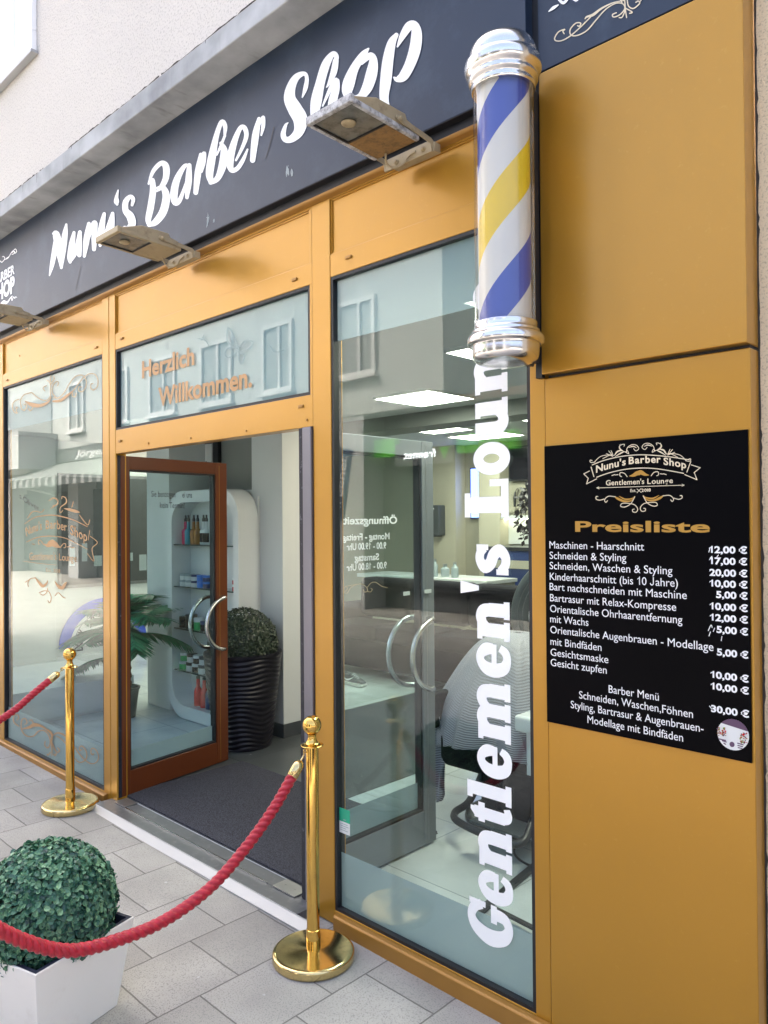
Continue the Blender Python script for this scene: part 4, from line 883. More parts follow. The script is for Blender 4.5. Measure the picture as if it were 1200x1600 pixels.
top = [(r, z if z < .966 else .966 + (z - .966) * .68) for r, z in top]; bot = [(r, z if z > .051 else .051 + (z - .051) * .72) for r, z in bot]
for nm, pf in (('top_cap', top), ('bottom_cap', bot)):
    b = MB(); b.lathe(smoothpts(pf, 2), (cx, cy, PZ), 56); b.build(nm, 'chrome', bp_, smooth=True, angle=60)
b = MB(); b.box(-1.452, -1.4045, -.066, -.0255, PZ + .02, PZ + .93); bk = b.build('bracket', 'black', bp_, bevel=.002)
for z0, z1 in ((PZ + .85, PZ + .93), (PZ + .005, PZ + .085)):
    b = MB(); b.box(-1.4285, -1.4045, -.118, -.0625, z0, z1); b.box(-1.4325, -1.4286, -.10, -.03, z0 + .005, z1 - .005)
    for k in (.02, .055): b.lathe([(.005, 0), (.005, .003), (0, .004)], (0, 0, 0), 8, Matrix.Translation((-1.4327, -.075, z0 + k)) @ Matrix.Rotation(-math.pi / 2, 4, 'Y'))
    b.build('bracket_foot', 'black', bp_, bevel=.002)

# ------------------------------------------------------------------ floodlights over the shop front
FG = 'floodlights along the top of the shop front'
def floodlight(xr, label, body, rim, under):
    w = .232; x0, x1 = xr - w, xr
    t = thing('floodlight', (xr - w / 2, -.03, 3.10), label, 'floodlight', FG)
    tilt = Matrix.Translation((0, -.13, 3.088)) @ Matrix.Rotation(math.radians(-2.0), 4, 'X') @ Matrix.Translation((0, .13, -3.088))
    q = MB(); q.prism([(-.470, 3.092), (-.470, 3.108), (-.352, 3.152), (-.205, 3.156), (-.196, 3.138), (-.150, 3.130), (-.145, 3.100), (-.150, 3.092)], x0 + .006, x1 - .006, 'x', tilt)
    h = q.build('housing', body, t, bevel=.005, seg=3)
    q = MB(); q.box(x0, x1, -.482, -.462, 3.082, 3.112, tilt); q.box(x0, x0 + .017, -.461, -.135, 3.082, 3.102, tilt); q.box(x1 - .017, x1, -.461, -.135, 3.082, 3.102, tilt)
    q.build('rim', rim, t, bevel=.004)
    q = MB(); q.box(x0 + .018, x1 - .018, -.290, -.136, 3.0835, 3.0915, tilt); q.build('base_cover', under, t, bevel=.002)
    q = MB(); q.box(x0 + .018, x1 - .018, -.460, -.297, 3.0885, 3.0915, tilt); g = q.build('lens', 'lamp_glass', t)
    q = MB(); q.box(x0 + .018, x1 - .018, -.2965, -.2905, 3.083, 3.0912, tilt); q.box(x0 + .0175, x0 + .0245, -.460, -.2967, 3.083, 3.0884, tilt); q.build('lens_gasket', 'black', t)
    q = MB(); q.ball((x0 + .125, -.39, 3.0905), .027, 8, .3); q.build('lamp_bulb', 'lamp_beige', g, smooth=True)
    q = MB()                                                                            # swivel bracket: side arm, wall plate
    q.prism([(-.265, 3.118), (-.260, 3.132), (-.075, 3.112), (-.062, 3.104), (-.062, 3.064), (-.075, 3.064), (-.080, 3.090), (-.250, 3.110)], x1 + .001, x1 + .006, 'x')
    q.prism([(-.265, 3.118), (-.260, 3.132), (-.075, 3.112), (-.062, 3.104), (-.062, 3.064), (-.075, 3.064), (-.080, 3.090), (-.250, 3.110)], x0 - .006, x0 - .001, 'x')
    q.box(x0 - .0055, x1 + .0055, -.0745, -.066, 3.062, 3.106); q.box(x0 + .03, x1 + .012, -.0655, -.0302, 3.066, 3.100)
    q.build('bracket', body, t, bevel=.002)
    for px, py, pz, ax in ((x1 + .006, -.245, 3.120, 'Y'), (x1 - .035, -.0750, 3.083, 'X'), (x0 + .06, -.0750, 3.080, 'X')):
        q = MB(); mt = Matrix.Translation((px, py, pz)) @ Matrix.Rotation(math.pi / 2, 4, ax)
        q.lathe([(.011, 0), (.011, .004), (.0075, .0045), (.0075, .011), (.003, .012)], (0, 0, 0), 12, mt); q.build('bolt', 'steel' if body != 'lamp_beige' else 'lamp_beige', t)
    q = MB(); q.tube(smoothpts([(x0 + .075, -.150, 3.084), (x0 + .055, -.125, 3.060), (x0 + .075, -.10, 3.045), (x0 + .11, -.085, 3.056), (x0 + .125, -.08, 3.078), (x0 + .16, -.076, 3.088)], 6), .0042, 8); q.build('cable', 'lamp_beige', t, smooth=True)
    return t
floodlight(-1.838, 'floodlight with peeling grey rim above the tall right pane', 'lamp_beige', 'lamp_peel', 'rust_paint')
floodlight(-3.462, 'beige painted floodlight above the welcome transom, between the other two', 'lamp_beige', 'lamp_beige', 'lamp_beige')
floodlight(-5.360, 'floodlight cut off by the left picture edge, under the white emblem', 'lamp_beige', 'lamp_beige', 'lamp_beige')

# ------------------------------------------------------------------ brass stanchions and red ropes
def gz(x): return -.015 if x < -7 else -.063 if x > -1 else -.015 - .008 * (x + 7)
def stanchion(x, y, label):
    z0 = gz(x); t = thing('stanchion', (x, y, z0), label, 'stanchion', 'brass stanchions beside the entrance')
    b = MB(); b.lathe(smoothpts([(.160, 0), (.164, .006), (.164, .026), (.160, .034), (.152, .0375), (.146, .038)], 3) + [(.034, .0405), (.030, .042)], (x, y, z0), 56); b.build('base', 'brass_worn', t, smooth=True)
    b = MB(); b.lathe([(.0285, .040), (.0285, .115), (.0275, .118), (.0255, .119), (.0255, .842), (.0245, .845)], (x, y, z0), 32); b.build('post', 'brass', t, smooth=True)
    b = MB(); b.lathe(smoothpts([(.0245, .845), (.034, .847), (.0455, .850), (.046, .853), (.036, .856), (.026, .861), (.020, .870), (.0165, .882), (.017, .890), (.019, .895)], 3), (x, y, z0), 32); b.build('collar', 'brass', t, smooth=True)
    b = MB(); b.ball((x, y, z0 + .930), .0385, 16); b.build('ball_finial', 'brass', t, smooth=True)
    return t
XA, YA, XB, YB = -4.64, -.205, -2.362, -.222
stanchion(XB, YB, 'brass stanchion in front of the gold post right of the open entrance')
stanchion(XA, YA, 'brass stanchion standing before the left pane with the gold emblem')
stanchion(-2.42, -1.66, 'brass stanchion carrying the street end of the long sagging rope')
stanchion(-4.70, -1.66, 'brass stanchion carrying the street end of the left rope')
def rope(pts, a0, a1, label):
    """three-strand twisted rope swept along pts, brass ferrules and hooks at both ends"""
    Q = [Vector(p) for p in smoothpts(pts, 60)]
    D = [0]
    for p, q in zip(Q, Q[1:]): D.append(D[-1] + (q - p).length)
    L = D[-1]; n = 30; step = .0042; N = int(L / step); R0 = .0205; v = []; f = []; j = 0; prev = None
    for i in range(N + 1):
        s = min(L, i * step)
        while j < len(D) - 2 and D[j + 1] < s: j += 1
        u = (s - D[j]) / max(1e-9, D[j + 1] - D[j]); p = Q[j].lerp(Q[j + 1], u); t = (Q[min(j + 2, len(Q) - 1)] - Q[max(j - 1, 0)]).normalized()
        if prev is None: prev = t.orthogonal().normalized()
        prev = (prev - t * prev.dot(t)).normalized(); w = t.cross(prev)
        for k in range(n):
            a = 2 * math.pi * k / n; ph = 3 * (a - s * 2 * math.pi / .078)
            r = R0 * (.70 + .36 * abs(math.cos(ph / 2)) ** .6) + .0006 * math.cos(24 * a + s * 900)
            v.append(p + (prev * math.cos(a) + w * math.sin(a)) * r)
    for i in range(N):
        for k in range(n): f.append((i * n + k, i * n + (k + 1) % n, (i + 1) * n + (k + 1) % n, (i + 1) * n + k))
    f += [tuple(reversed(range(n))), tuple(range(N * n, N * n + n))]
    b = MB(); b.add(v, f); o = b.build('rope', 'rope_red', smooth=True, angle=80)
    tag(o, label, 'rope', 'red barrier ropes'); ORG[o.name] = Vector((0, 0, 0))
    for p, q, hook in ((Q[0], Q[6], a0), (Q[-1], Q[-7], a1)):
        d = (p - q).normalized(); mt = Matrix.Translation(p - d * .02) @ d.to_track_quat('Z', 'Y').to_matrix().to_4x4()
        c = MB(); c.lathe([(.0205, -.018), (.0220, -.016), (.0220, .022), (.0205, .036), (.013, .047), (.008, .05)], (0, 0, 0), 20, mt); c.build('ferrule', 'brass_worn', o, smooth=True)
        e = p + d * .028; h = Vector(hook)
        c = MB(); c.tube([e + Vector((0, 0, .0))] + smoothpts([e, e.lerp(h, .4) + Vector((0, .006, .004)), e.lerp(h, .8) + Vector((0, -.004, .012)), h], 5)[1:], .0032, 8)
        ring = [h + Vector((0, .009 * math.cos(a), .009 * math.sin(a))) for a in [2 * math.pi * i / 14 for i in range(14)]]
        c.tube(ring, .0025, 6, closed=True); c.build('hook', 'brass_worn', o, smooth=True)
    return o
rope([(-2.372, -.292, .722), (-2.385, -.400, .585), (-2.40, -.53, .462), (-2.405, -.672, .372), (-2.41, -.84, .322), (-2.412, -1.0, .318), (-2.412, -1.18, .348), (-2.415, -1.33, .440), (-2.418, -1.47, .575), (-2.42, -1.59, .726)],
     (-2.366, -.252, .783), (-2.42, -1.632, .783), 'long red twisted rope sagging in front of the white planter, hooked to the right stanchion')
rope([(-4.648, -.292, .775), (-4.655, -.40, .700), (-4.66, -.54, .600), (-4.67, -.72, .52), (-4.675, -.93, .480), (-4.68, -1.14, .52), (-4.69, -1.38, .64), (-4.70, -1.585, .775)],
     (-4.642, -.250, .812), (-4.70, -1.63, .815), 'red twisted rope leaving the left stanchion towards the picture edge')

# ------------------------------------------------------------------ clipped box balls and pots
def leafball(name, c, r, N, size, mat, core, parent, jit=.10, squash=1.0, zmin=-2):
    b = MB(); ga = math.pi * (3 - math.sqrt(5)); rnd = random.Random(hash(name) % 1000 + N)
    c = Vector(c)
    for i in range(N):
        z = 1 - 2 * (i + .5) / N
        if z < zmin: continue
        a = i * ga + rnd.uniform(-.06, .06); q = math.sqrt(1 - z * z); n = Vector((q * math.cos(a), q * math.sin(a), z * squash))
        lump = 1 + .018 * math.sin(7 * a + 5 * z) * math.sin(9 * z + 2)
        rr = r * lump * (1 - abs(rnd.gauss(0, jit)) + (.03 if rnd.random() < .06 else 0))
        p = c + n * rr
        t = n.cross(Vector((rnd.gauss(0, 1), rnd.gauss(0, 1), rnd.gauss(0, 1)))).normalized()
        nn = (n + Vector((rnd.gauss(0, .42), rnd.gauss(0, .42), rnd.gauss(0, .42) + .15))).normalized()
        t = (t - nn * t.dot(nn)).normalized(); s = nn.cross(t); L = size * rnd.uniform(.7, 1.25); w = L * rnd.uniform(.38, .5); k = L * .16
        P = lambda x, y, h: p + t * x * L + s * y * w + nn * h * k
        b.add([P(-.5, 0, 0), P(-.22, .85, 1), P(.2, 1.0, 1.1), P(.48, .45, .7), P(.56, 0, .1), P(.48, -.45, .7), P(.2, -1.0, 1.1), P(-.22, -.85, 1), P(.1, 0, 0)],
              [(0, 8, 2, 1), (8, 4, 3, 2), (0, 7, 6, 8), (8, 6, 5, 4)])
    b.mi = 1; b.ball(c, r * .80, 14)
    return b.build(name, [mat, core], parent)
e1 = Vector((.263, -.964, 0)); e2 = Vector((-.964, -.263, 0)); PC = Vector((-2.762, -1.108, 0)); gp = gz(-2.76)
pt_ = thing('potted_topiary', (PC.x, PC.y, gp), 'leafy green box ball in a tapered white planter at the bottom left', 'potted plant')
def ring4(h, z): return [PC + e1 * sx * h + e2 * sy * h + Vector((0, 0, z)) for sx, sy in ((1, -1), (1, 1), (-1, 1), (-1, -1))]
b = MB(); rows = [ring4(.163, gp), ring4(.2055, .262), ring4(.194, .262), ring4(.190, .235)]
for i in range(3):
    for k in range(4): b.add([rows[i][k], rows[i][(k + 1) % 4], rows[i + 1][(k + 1) % 4], rows[i + 1][k]], [(0, 1, 2, 3)])
b.add(rows[0], [(3, 2, 1, 0)])
b.build('planter', 'planter_white', pt_, bevel=.003, merge=True)
b = MB(); r2 = [ring4(.1935, .2615), ring4(.1935, .2645), ring4(.1995, .2645), ring4(.1995, .2635)]
o_, i_ = ring4(.1905, .255), ring4(.170, .150)
for k in range(4): b.add([o_[k], o_[(k + 1) % 4], i_[(k + 1) % 4], i_[k]], [(0, 1, 2, 3)])
w_ = [ring4(.1935, .2625), ring4(.1900, .2555)]
t0, t1 = ring4(.2005, .2627), ring4(.186, .2627)
for k in range(4): b.add([t0[k], t0[(k + 1) % 4], t1[(k + 1) % 4], t1[k]], [(0, 1, 2, 3)]); b.add([t1[k], t1[(k + 1) % 4], i_[(k + 1) % 4], i_[k]], [(0, 1, 2, 3)])
b.build('liner', 'liner', pt_)
b = MB(); b.add(ring4(.171, .151), [(0, 1, 2, 3)]); b.build('soil', 'soil', pt_)
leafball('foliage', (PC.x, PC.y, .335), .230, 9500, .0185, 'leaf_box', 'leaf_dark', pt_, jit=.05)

KX, KY = -4.845, 1.215
kp = thing('potted_topiary', (KX, KY, .004), 'dark clipped box ball in a tall black rippled pot by the white pillar', 'potted plant')
b = MB(); v = []; fcs = []; n = 72; m = 150
for j in range(m + 1):
    z = .70 * j / m; r0 = .205 + (.292 - .205) * (j / m) ** .8
    for k in range(n):
        a = 2 * math.pi * k / n; wob = .014 * math.sin(3 * a + 1.2 * math.sin(z * 9)) + .010 * math.sin(5 * a + z * 7)
        r = r0 + (.0045 * math.cos((z + wob) * 2 * math.pi / .036) if .01 < z < .685 else .004)
        v.append((KX + r * math.cos(a), KY + r * math.sin(a), .005 + z))
for j in range(m):
    for k in range(n): fcs.append((j * n + k, j * n + (k + 1) % n, (j + 1) * n + (k + 1) % n, (j + 1) * n + k))
fcs.append(tuple(reversed(range(n)))); b.add(v, fcs)
b.lathe([(.294, .7052), (.294, .712), (.270, .712), (.262, .66), (1e-6, .66)], (KX, KY, 0), 48)
b.build('pot', 'planter_black', kp, smooth=True, angle=80)
leafball('foliage', (KX, KY, .775), .262, 6500, .016, 'leaf_dark', 'leaf_dark', kp, jit=.035)

# ------------------------------------------------------------------ palm behind the left pane
pa = thing('potted_palm', (-6.30, 1.0, 0), 'green palm in a dark pot seen through the glass of the brown door', 'palm')
b = MB(); b.lathe([(.095, .001), (.125, .24), (.135, .245), (.135, .262), (.12, .262), (.112, .225), (1e-6, .225)], (-6.30, 1.0, 0), 28); b.build('pot', 'pot_teal', pa, smooth=True)
b = MB(); tp = smoothpts([(-6.30, 1.0, .225), (-6.29, 1.0, .40), (-6.305, 1.01, .58), (-6.295, 1.0, .74)], 8); b.tube(tp, [.062 + .010 * math.sin(i * 2.2) - .0008 * i for i in range(len(tp))], 12); b.build('trunk', 'trunk', pa, smooth=True)
rnd = random.Random(5)
for i in range(20):
    a = i * 2.4 + .5; el = rnd.uniform(.2, 1.25); L = rnd.uniform(.50, .78); b = MB()
    base = Vector((-6.295, 1.0, .70 + .03 * (i % 4))); d = Vector((math.cos(a), math.sin(a), 0))
    if i in (0, 1, 2): d = Vector((-.9, -.35 + .3 * i, 0)).normalized(); el = .12 + .3 * i; base.z = .50 + .08 * i; L = .78
    if i in (3, 4, 5): d = Vector((.85, -.3 + .2 * i - .6, 0)).normalized(); el = .35 + .25 * (i - 3); base.z = .60 + .05 * i; L = .70
    sp = []
    for k in range(13):
        t = k / 12; sp.append(base + d * (L * t * math.cos(el) * (1 - .08 * t)) + Vector((0, 0, L * (t * math.sin(el) - .42 * t * t))))
    b.tube(sp, [.007 * (1 - .7 * k / 12) for k in range(13)], 6)
    for k in range(2, 13):
        for h in (0, .33, .66):
            if k == 12 and h: continue
            p = sp[k].lerp(sp[min(12, k + 1)], h); tng = (sp[min(12, k + 1)] - sp[k - 1]).normalized(); side = tng.cross(Vector((0, 0, 1))).normalized(); upv = side.cross(tng)
            l = (.20 * math.sin(math.pi * min(1, (k + h) / 12.6)) ** .6 + .03) * rnd.uniform(.85, 1.1)
            for s in (-1, 1):
                dr = (side * s * .78 + tng * .62 - Vector((0, 0, .22 + rnd.uniform(0, .2)))).normalized(); wv = dr.cross(upv).normalized() * .0125
                b.add([p - wv * .5, p + dr * l * .4 - wv + upv * .004, p + dr * l, p + dr * l * .4 + wv + upv * .004, p + wv * .5], [(0, 1, 2, 3, 4)])
    b.build('frond', 'leaf_palm', pa)

# ------------------------------------------------------------------ left display area: low platform, clock, pilaster
b = MB(); b.box(-7.8, -6.60, .12, 1.25, .03, .29); b.box(-7.78, -6.63, .14, 1.23, .0005, .0295)
tag(b.build('display_platform', 'white_gloss', bevel=.004), 'low white display platform behind the left pane', 'platform')
b = MB(); b.box(-9.698, -9.50, 1.10, 1.75, .0005, 2.735); tag(b.build('wall_pilaster', 'white_room', bevel=.004), 'white pilaster on the far left wall inside the shop', 'pilaster')
ck = thing('wall_clock', (-9.69, 2.46, .10), 'half-round wall clock with blue ring and roman numerals low behind the left pane', 'clock')
def halfring(r0, r1, x, n=40):
    q = MB(); C = lambda r, a: (x, 2.46 + r * math.cos(a), .105 + r * math.sin(a))
    for i in range(n):
        a, c = math.pi * i / n, math.pi * (i + 1) / n
        q.add([C(r0, a), C(r1, a), C(r1, c), C(r0, c), (x - .012, *C(r0, a)[1:]), (x - .012, *C(r1, a)[1:]), (x - .012, *C(r1, c)[1:]), (x - .012, *C(r0, c)[1:])], [(0, 1, 2, 3), (1, 5, 6, 2), (4, 0, 3, 7)])
    return q
halfring(.46, .60, -9.665).build('ring', 'blue_ring', ck); halfring(.001, .459, -9.672).build('dial', 'paper', ck)
q = halfring(.405, .412, -9.6712); q.f = q.f; q.build('minute_track', 'navy_plastic', ck)
for i, s in enumerate(('IX', 'X', 'XI', 'XII', 'I', 'II', 'III')):
    a = math.radians(180 - 30 * i); q = MB(); cy_, cz_ = .345 * math.cos(math.pi - a) * -1, .345 * math.sin(a)
    ca, sa = math.cos(math.pi / 2 - a), math.sin(math.pi / 2 - a)
    text(q, s, lambda u, v: Vector((-9.670, 2.46 + .345 * math.cos(a) + u * ca + v * sa, .105 + .345 * math.sin(a) - u * sa + v * ca)), -.028 * len(s), .028 * len(s), -.05, .105, bold=.035)
    q.build('numeral', 'dark_print', ck)
for a, l, w in ((125, .20, .03), (60, .31, .02)):
    q = MB(); d = Vector((0, math.cos(math.radians(a)), math.sin(math.radians(a)))); s = Vector((0, -d.z, d.y)) * w; o = Vector((-9.669, 2.46, .108)); q.add([o - s * .4, o + d * l * .7 - s, o + d * l, o + d * l * .7 + s, o + s * .4], [(0, 1, 2, 3, 4)]); q.build('hand', 'dark_print', ck)

wp = thing('dark_reflection_board', (-9.69, 2.6, 1.5), 'large dark framed poster on the left wall behind the gold emblem', 'poster')  # added dark board imitates the opposite shop's reflection in the left pane
b = MB(); b.box(-9.699, -9.675, 1.86, 3.60, .86, 2.32); b.build('reflection_frame', 'steel_dark', wp, bevel=.004)
b = MB(); b.box(-9.6745, -9.672, 1.90, 3.56, .90, 2.28); b.build('reflection_sheet', 'slate_skirt', wp)
b = MB()
for i in range(9):
    y0 = 2.0 + .16 * i; b.box(-9.6715, -9.6705, y0, y0 + random.uniform(.05, .12), random.uniform(1.0, 1.2), random.uniform(1.25, 1.6))
b.build('pale_shapes', 'grey_print', wp)

# ------------------------------------------------------------------ arched shelf unit with its goods
su = thing('shelf_unit', (-5.55, 1.5, 0), 'white display niche with rounded corners and glass shelves behind the brown door', 'shelf unit')
def rrect(x0, x1, z0, z1, r, n=10):
    P = []
    for cx_, cz_, a0 in ((x1 - r, z1 - r, 0), (x0 + r, z1 - r, 90), (x0 + r, z0 + r, 180), (x1 - r, z0 + r, 270)):
        for i in range(n + 1): a = math.radians(a0 + 90 * i / n); P.append((cx_ + r * math.cos(a), cz_ + r * math.sin(a)))
    return P
o1 = rrect(-6.10, -5.03, .006, 1.960, .24); i1 = rrect(-6.03, -5.10, .115, 1.862, .18); b = MB(); n = len(o1)
Pq = lambda p, y: (p[0], y, p[1])
b.add([Pq(p, 1.31) for p in o1] + [Pq(p, 1.31) for p in i1] + [Pq(p, 1.50) for p in i1] + [Pq(p, 1.50) for p in o1],
      [(k, (k + 1) % n, n + (k + 1) % n, n + k) for k in range(n)] + [(n + k, n + (k + 1) % n, 2 * n + (k + 1) % n, 2 * n + k) for k in range(n)] + [(3 * n + k, 3 * n + (k + 1) % n, (k + 1) % n, k) for k in range(n)])
b.build('surround', 'white_gloss', su, smooth=True, angle=25)
b = MB(); b.box(-6.10, -5.03, 1.501, 1.53, .05, 1.90); b.build('back_panel', 'white_room', su)
b = MB(); b.box(-6.21, -5.145, 1.532, 1.815, .0005, 1.955); b.build('niche_wall', 'white_room', su)
SH = (1.500, 1.135, .770, .408)
for z in SH:
    b = MB(); b.box(-6.025, -5.105, 1.335, 1.495, z - .010, z); s_ = b.build('shelf', 'clear_plastic', su)
    b = MB(); b.box(-6.025, -5.105, 1.328, 1.3345, z - .010, z); b.build('shelf_edge', 'glass_edge', s_)
PG = 'hair products on the niche shelves'
def product(name, x, y, z, label, cat, parts):
    t = thing(name, (x, y, z), label, cat, PG)
    for nm, m, prof in parts: q = MB(); q.lathe(prof, (x, y, z + .0006), 16); q.build(nm, m, t, smooth=True)
    return t
def spray(x, y, z, m, label, label_m=None):
    t = product('spray_bottle', x, y, z, label, 'bottle', (('body', m, [(.030, 0), (.033, .004), (.033, .110), (.026, .128), (.015, .135), (.013, .19), (.012, .195)]), ('nozzle', 'black_plastic', [(.013, .196), (.014, .215), (.008, .232), (.008, .252), (1e-6, .254)])))
    if label_m: q = MB(); q.lathe([(.0336, .02), (.0336, .098)], (x, y, z), 16); q.f = [f_ for f_ in q.f if len(f_) == 4]; q.m = [0] * len(q.f); q.build('label', label_m, t, smooth=True)
xs = [-5.93, -5.855, -5.78, -5.725, -5.665, -5.59, -5.515, -5.44]
for x, m, lab, lm in ((-5.985, 'pink_plastic', 'pink spray bottle with black nozzle, leftmost on the top niche shelf', None), (-5.91, 'cyan_plastic', 'turquoise spray bottle beside the pink one on the top niche shelf', None),
                     (-5.838, 'amber_plastic', 'amber spray bottle in the left half of the top niche shelf', None), (-5.77, 'amber_plastic', 'amber spray bottle in the left half of the top niche shelf', None),
                     (-5.7, 'white_plastic', 'white spray bottle with black label on the top niche shelf', 'black_gloss'), (-5.63, 'white_plastic', 'white spray bottle with black label on the top niche shelf', 'black_gloss'), (-5.56, 'white_plastic', 'white spray bottle with black label on the top niche shelf', 'black_gloss')):
    spray(x, 1.40 + .03 * random.random(), SH[0], m, lab, lm)
product('lotion_bottle', -5.485, 1.38, SH[0], 'plain white lotion bottle at the door edge on the top niche shelf', 'bottle', (('body', 'white_plastic', [(.033, 0), (.034, .004), (.034, .20), (.028, .235), (.012, .25)]), ('cap', 'black_plastic', [(.014, .2505), (.014, .275), (1e-6, .277)])))
product('spray_bottle', -5.16, 1.40, SH[0], 'dark bottle seen right of the brown door on the top niche shelf', 'bottle', (('body', 'black_plastic', [(.03, 0), (.031, .004), (.031, .17), (.013, .2)]), ('cap', 'amber_plastic', [(.014, .2005), (.014, .235), (1e-6, .237)])))
def jar(x, y, z, m, lid, label, h=.052, r=.041): return product('jar', x, y, z, label, 'jar', (('body', m, [(r - .002, 0), (r, .003), (r, h * .62), (r - .003, h * .64)]), ('lid', lid, [(r, h * .65), (r + .001, h * .67), (r + .001, h * .97), (r - .002, h), (1e-6, h)])))
for x, m, lid, w in ((-5.95, 'white_plastic', 'grey_print', 'white jar with grey lid, left stack'), (-5.862, 'white_plastic', 'grey_print', 'white jar with grey lid, second stack'), (-5.77, 'white_plastic', 'navy_plastic', 'white jar with navy lid'), (-5.68, 'blue_plastic', 'blue_plastic', 'bright blue jar'), (-5.59, 'navy_plastic', 'blue_plastic', 'navy jar with blue lid'), (-5.16, 'red_plastic', 'white_plastic', 'red jar with white lid')):
    for k in range(2): jar(x, 1.39, SH[1] + k * .0535, m, lid, w + (', lower' if k == 0 else ', upper') + ' of its pair on the second niche shelf')
for x, m, lid, lab, h, r in ((-5.97, 'black_gloss', 'black_plastic', 'black jar, leftmost on the third niche shelf', .095, .046), (-5.86, 'black_gloss', 'black_plastic', 'large black jar behind the door pull on the third niche shelf', .12, .052), (-5.745, 'green_plastic', 'white_plastic', 'green jar with white lid on the third niche shelf', .10, .042), (-5.645, 'black_gloss', 'navy_plastic', 'black jar with navy lid on the third niche shelf', .08, .042), (-5.16, 'green_plastic', 'green_plastic', 'all green jar right of the brown door on the third niche shelf', .12, .042)):
    jar(x, 1.40, SH[2], m, lid, lab, h, r)
for x, m, lid, lab in ((-5.96, 'green_plastic', 'white_plastic', 'green jar with white lid'), (-5.85, 'white_plastic', 'black_plastic', 'white jar with black lid'), (-5.755, 'black_gloss', 'white_plastic', 'black jar with white lid'), (-5.66, 'white_plastic', 'grey_plastic', 'white jar with dark grey lid')):
    for k in range(2): jar(x, 1.39 + .01 * k, SH[3] + k * .0715, m, lid, lab + (', lower' if k == 0 else ', upper') + ' of its pair on the bottom niche shelf', .07, .045)
for x, m, lab in ((-5.76, 'red_plastic', 'red pump bottle, left one of two on the niche floor'), (-5.665, 'red_plastic', 'red pump bottle, right one of two on the niche floor'), (-5.585, 'navy_plastic', 'dark blue pump bottle at the door edge on the niche floor')):
    t = product('pump_bottle', x, 1.40, .1155, lab, 'bottle', (('body', m, [(.034, 0), (.036, .004), (.036, .12), (.028, .145), (.017, .165), (.015, .225), (.013, .23)]), ('pump', 'black_plastic', [(.016, .231), (.016, .25), (.006, .256), (.006, .285), (.012, .287), (.012, .297), (1e-6, .298)])))
# poster and black post above the niche
b = MB(); b.box(-6.09, -6.01, 1.78, 1.818, 1.97, 2.738); tag(b.build('black_post', 'black_plastic'), 'narrow black post above the shelf niche', 'post')
b = MB(); b.box(-6.36, -6.11, 1.78, 1.80, 2.18, 2.42); pp = b.build('poster', 'paper'); tag(pp, 'white poster hanging above the shelf niche', 'poster')
b = MB(); b.box(-6.359, -6.111, 1.776, 1.7795, 2.421, 2.55); b.build('header', 'grey_plastic', pp); b = MB(); b.lathe([(.012, 0), (.012, .002), (1e-6, .0021)], (0, 0, 0), 12, Matrix.Translation((-6.20, 1.779, 2.25)) @ Matrix.Rotation(math.pi / 2, 4, 'X')); b.build('printed_dot', 'grey_plastic', pp)

# ------------------------------------------------------------------ salon seen through the right pane
for x0, y0, w, d, lab in ((-4.58, 2.37, .62, .62, 'glowing ceiling panel nearest the right pane'), (-5.93, 3.46, .60, .58, 'glowing ceiling panel left of the beam, farther in'), (-5.95, 4.20, .60, .58, 'glowing ceiling panel in the middle of the salon'), (-6.08, 5.18, .80, .55, 'glowing ceiling panel deepest in the salon'), (-4.52, 4.22, .60, .60, 'glowing ceiling panel at the right behind the lettering'), (-3.0, 1.40, .60, .60, 'glowing ceiling panel behind the pole and frosted strip'), (-7.6, 1.5, .6, .6, 'glowing ceiling panel above the left display'), (-9.2, 2.7, .6, .6, 'glowing ceiling panel near the half-round clock'), (-2.25, .62, .60, .60, 'glowing ceiling panel right behind the frosted strip of the right pane')):  # panels by the clock and right pane are added to brighten them
    t = thing('ceiling_light', (x0 + w / 2, y0 + d / 2, 2.735), lab, 'ceiling light', 'square ceiling light panels')
    q = MB(); q.box(x0 + .012, x0 + w - .012, y0 + .012, y0 + d - .012, 2.722, 2.728); q.build('diffuser', 'led', t)
    q = MB()
    for c in ((x0, x0 + w, y0, y0 + .011), (x0, x0 + w, y0 + d - .011, y0 + d), (x0, x0 + .011, y0 + .0112, y0 + d - .0112), (x0 + w - .011, x0 + w, y0 + .0112, y0 + d - .0112)): q.box(*c, 2.718, 2.739)
    q.build('light_frame', 'white_plastic', t)
# waiting sofa and a trainer
so = thing('leather_sofa', (-5.4, 3.9, 0), 'black leather waiting sofa dim behind the glass of the grey door', 'sofa')
b = MB(); b.box(-6.7, -4.1, 3.62, 4.35, .08, .40); b.build('base', 'leather', so, bevel=.03, seg=3)
for i in range(3): q = MB(); q.box(-6.56 + i * .80, -5.78 + i * .80, 3.55, 4.12, .401, .56); q.build('seat_cushion', 'leather', so, bevel=.05, seg=4)
for i in range(3): q = MB(); q.box(-6.56 + i * .80, -5.78 + i * .80, 4.10, 4.40, .565, 1.02); q.build('back_cushion', 'leather', so, bevel=.07, seg=4)
for x0 in (-6.82, -4.16): q = MB(); q.box(x0, x0 + .24, 3.58, 4.38, .10, .72); q.build('armrest', 'leather', so, bevel=.05, seg=4)
sn = thing('trainer', (-5.74, 3.22, 0), 'dark trainer with white sole and pale curved mark on the salon floor', 'shoe')
b = MB(); pr_ = [(-.15, .0), (.14, .0), (.165, .012), (.168, .03), (.12, .038), (0, .034), (-.12, .042), (-.155, .035)]
for s0, s1, sc in ((-.045, .045, 1),): b.prism([(p[0] - 5.74, p[1] + .001) for p in pr_], 3.175, 3.265, 'y')
b.build('sole', 'shoe_sole', sn, bevel=.008, seg=3)
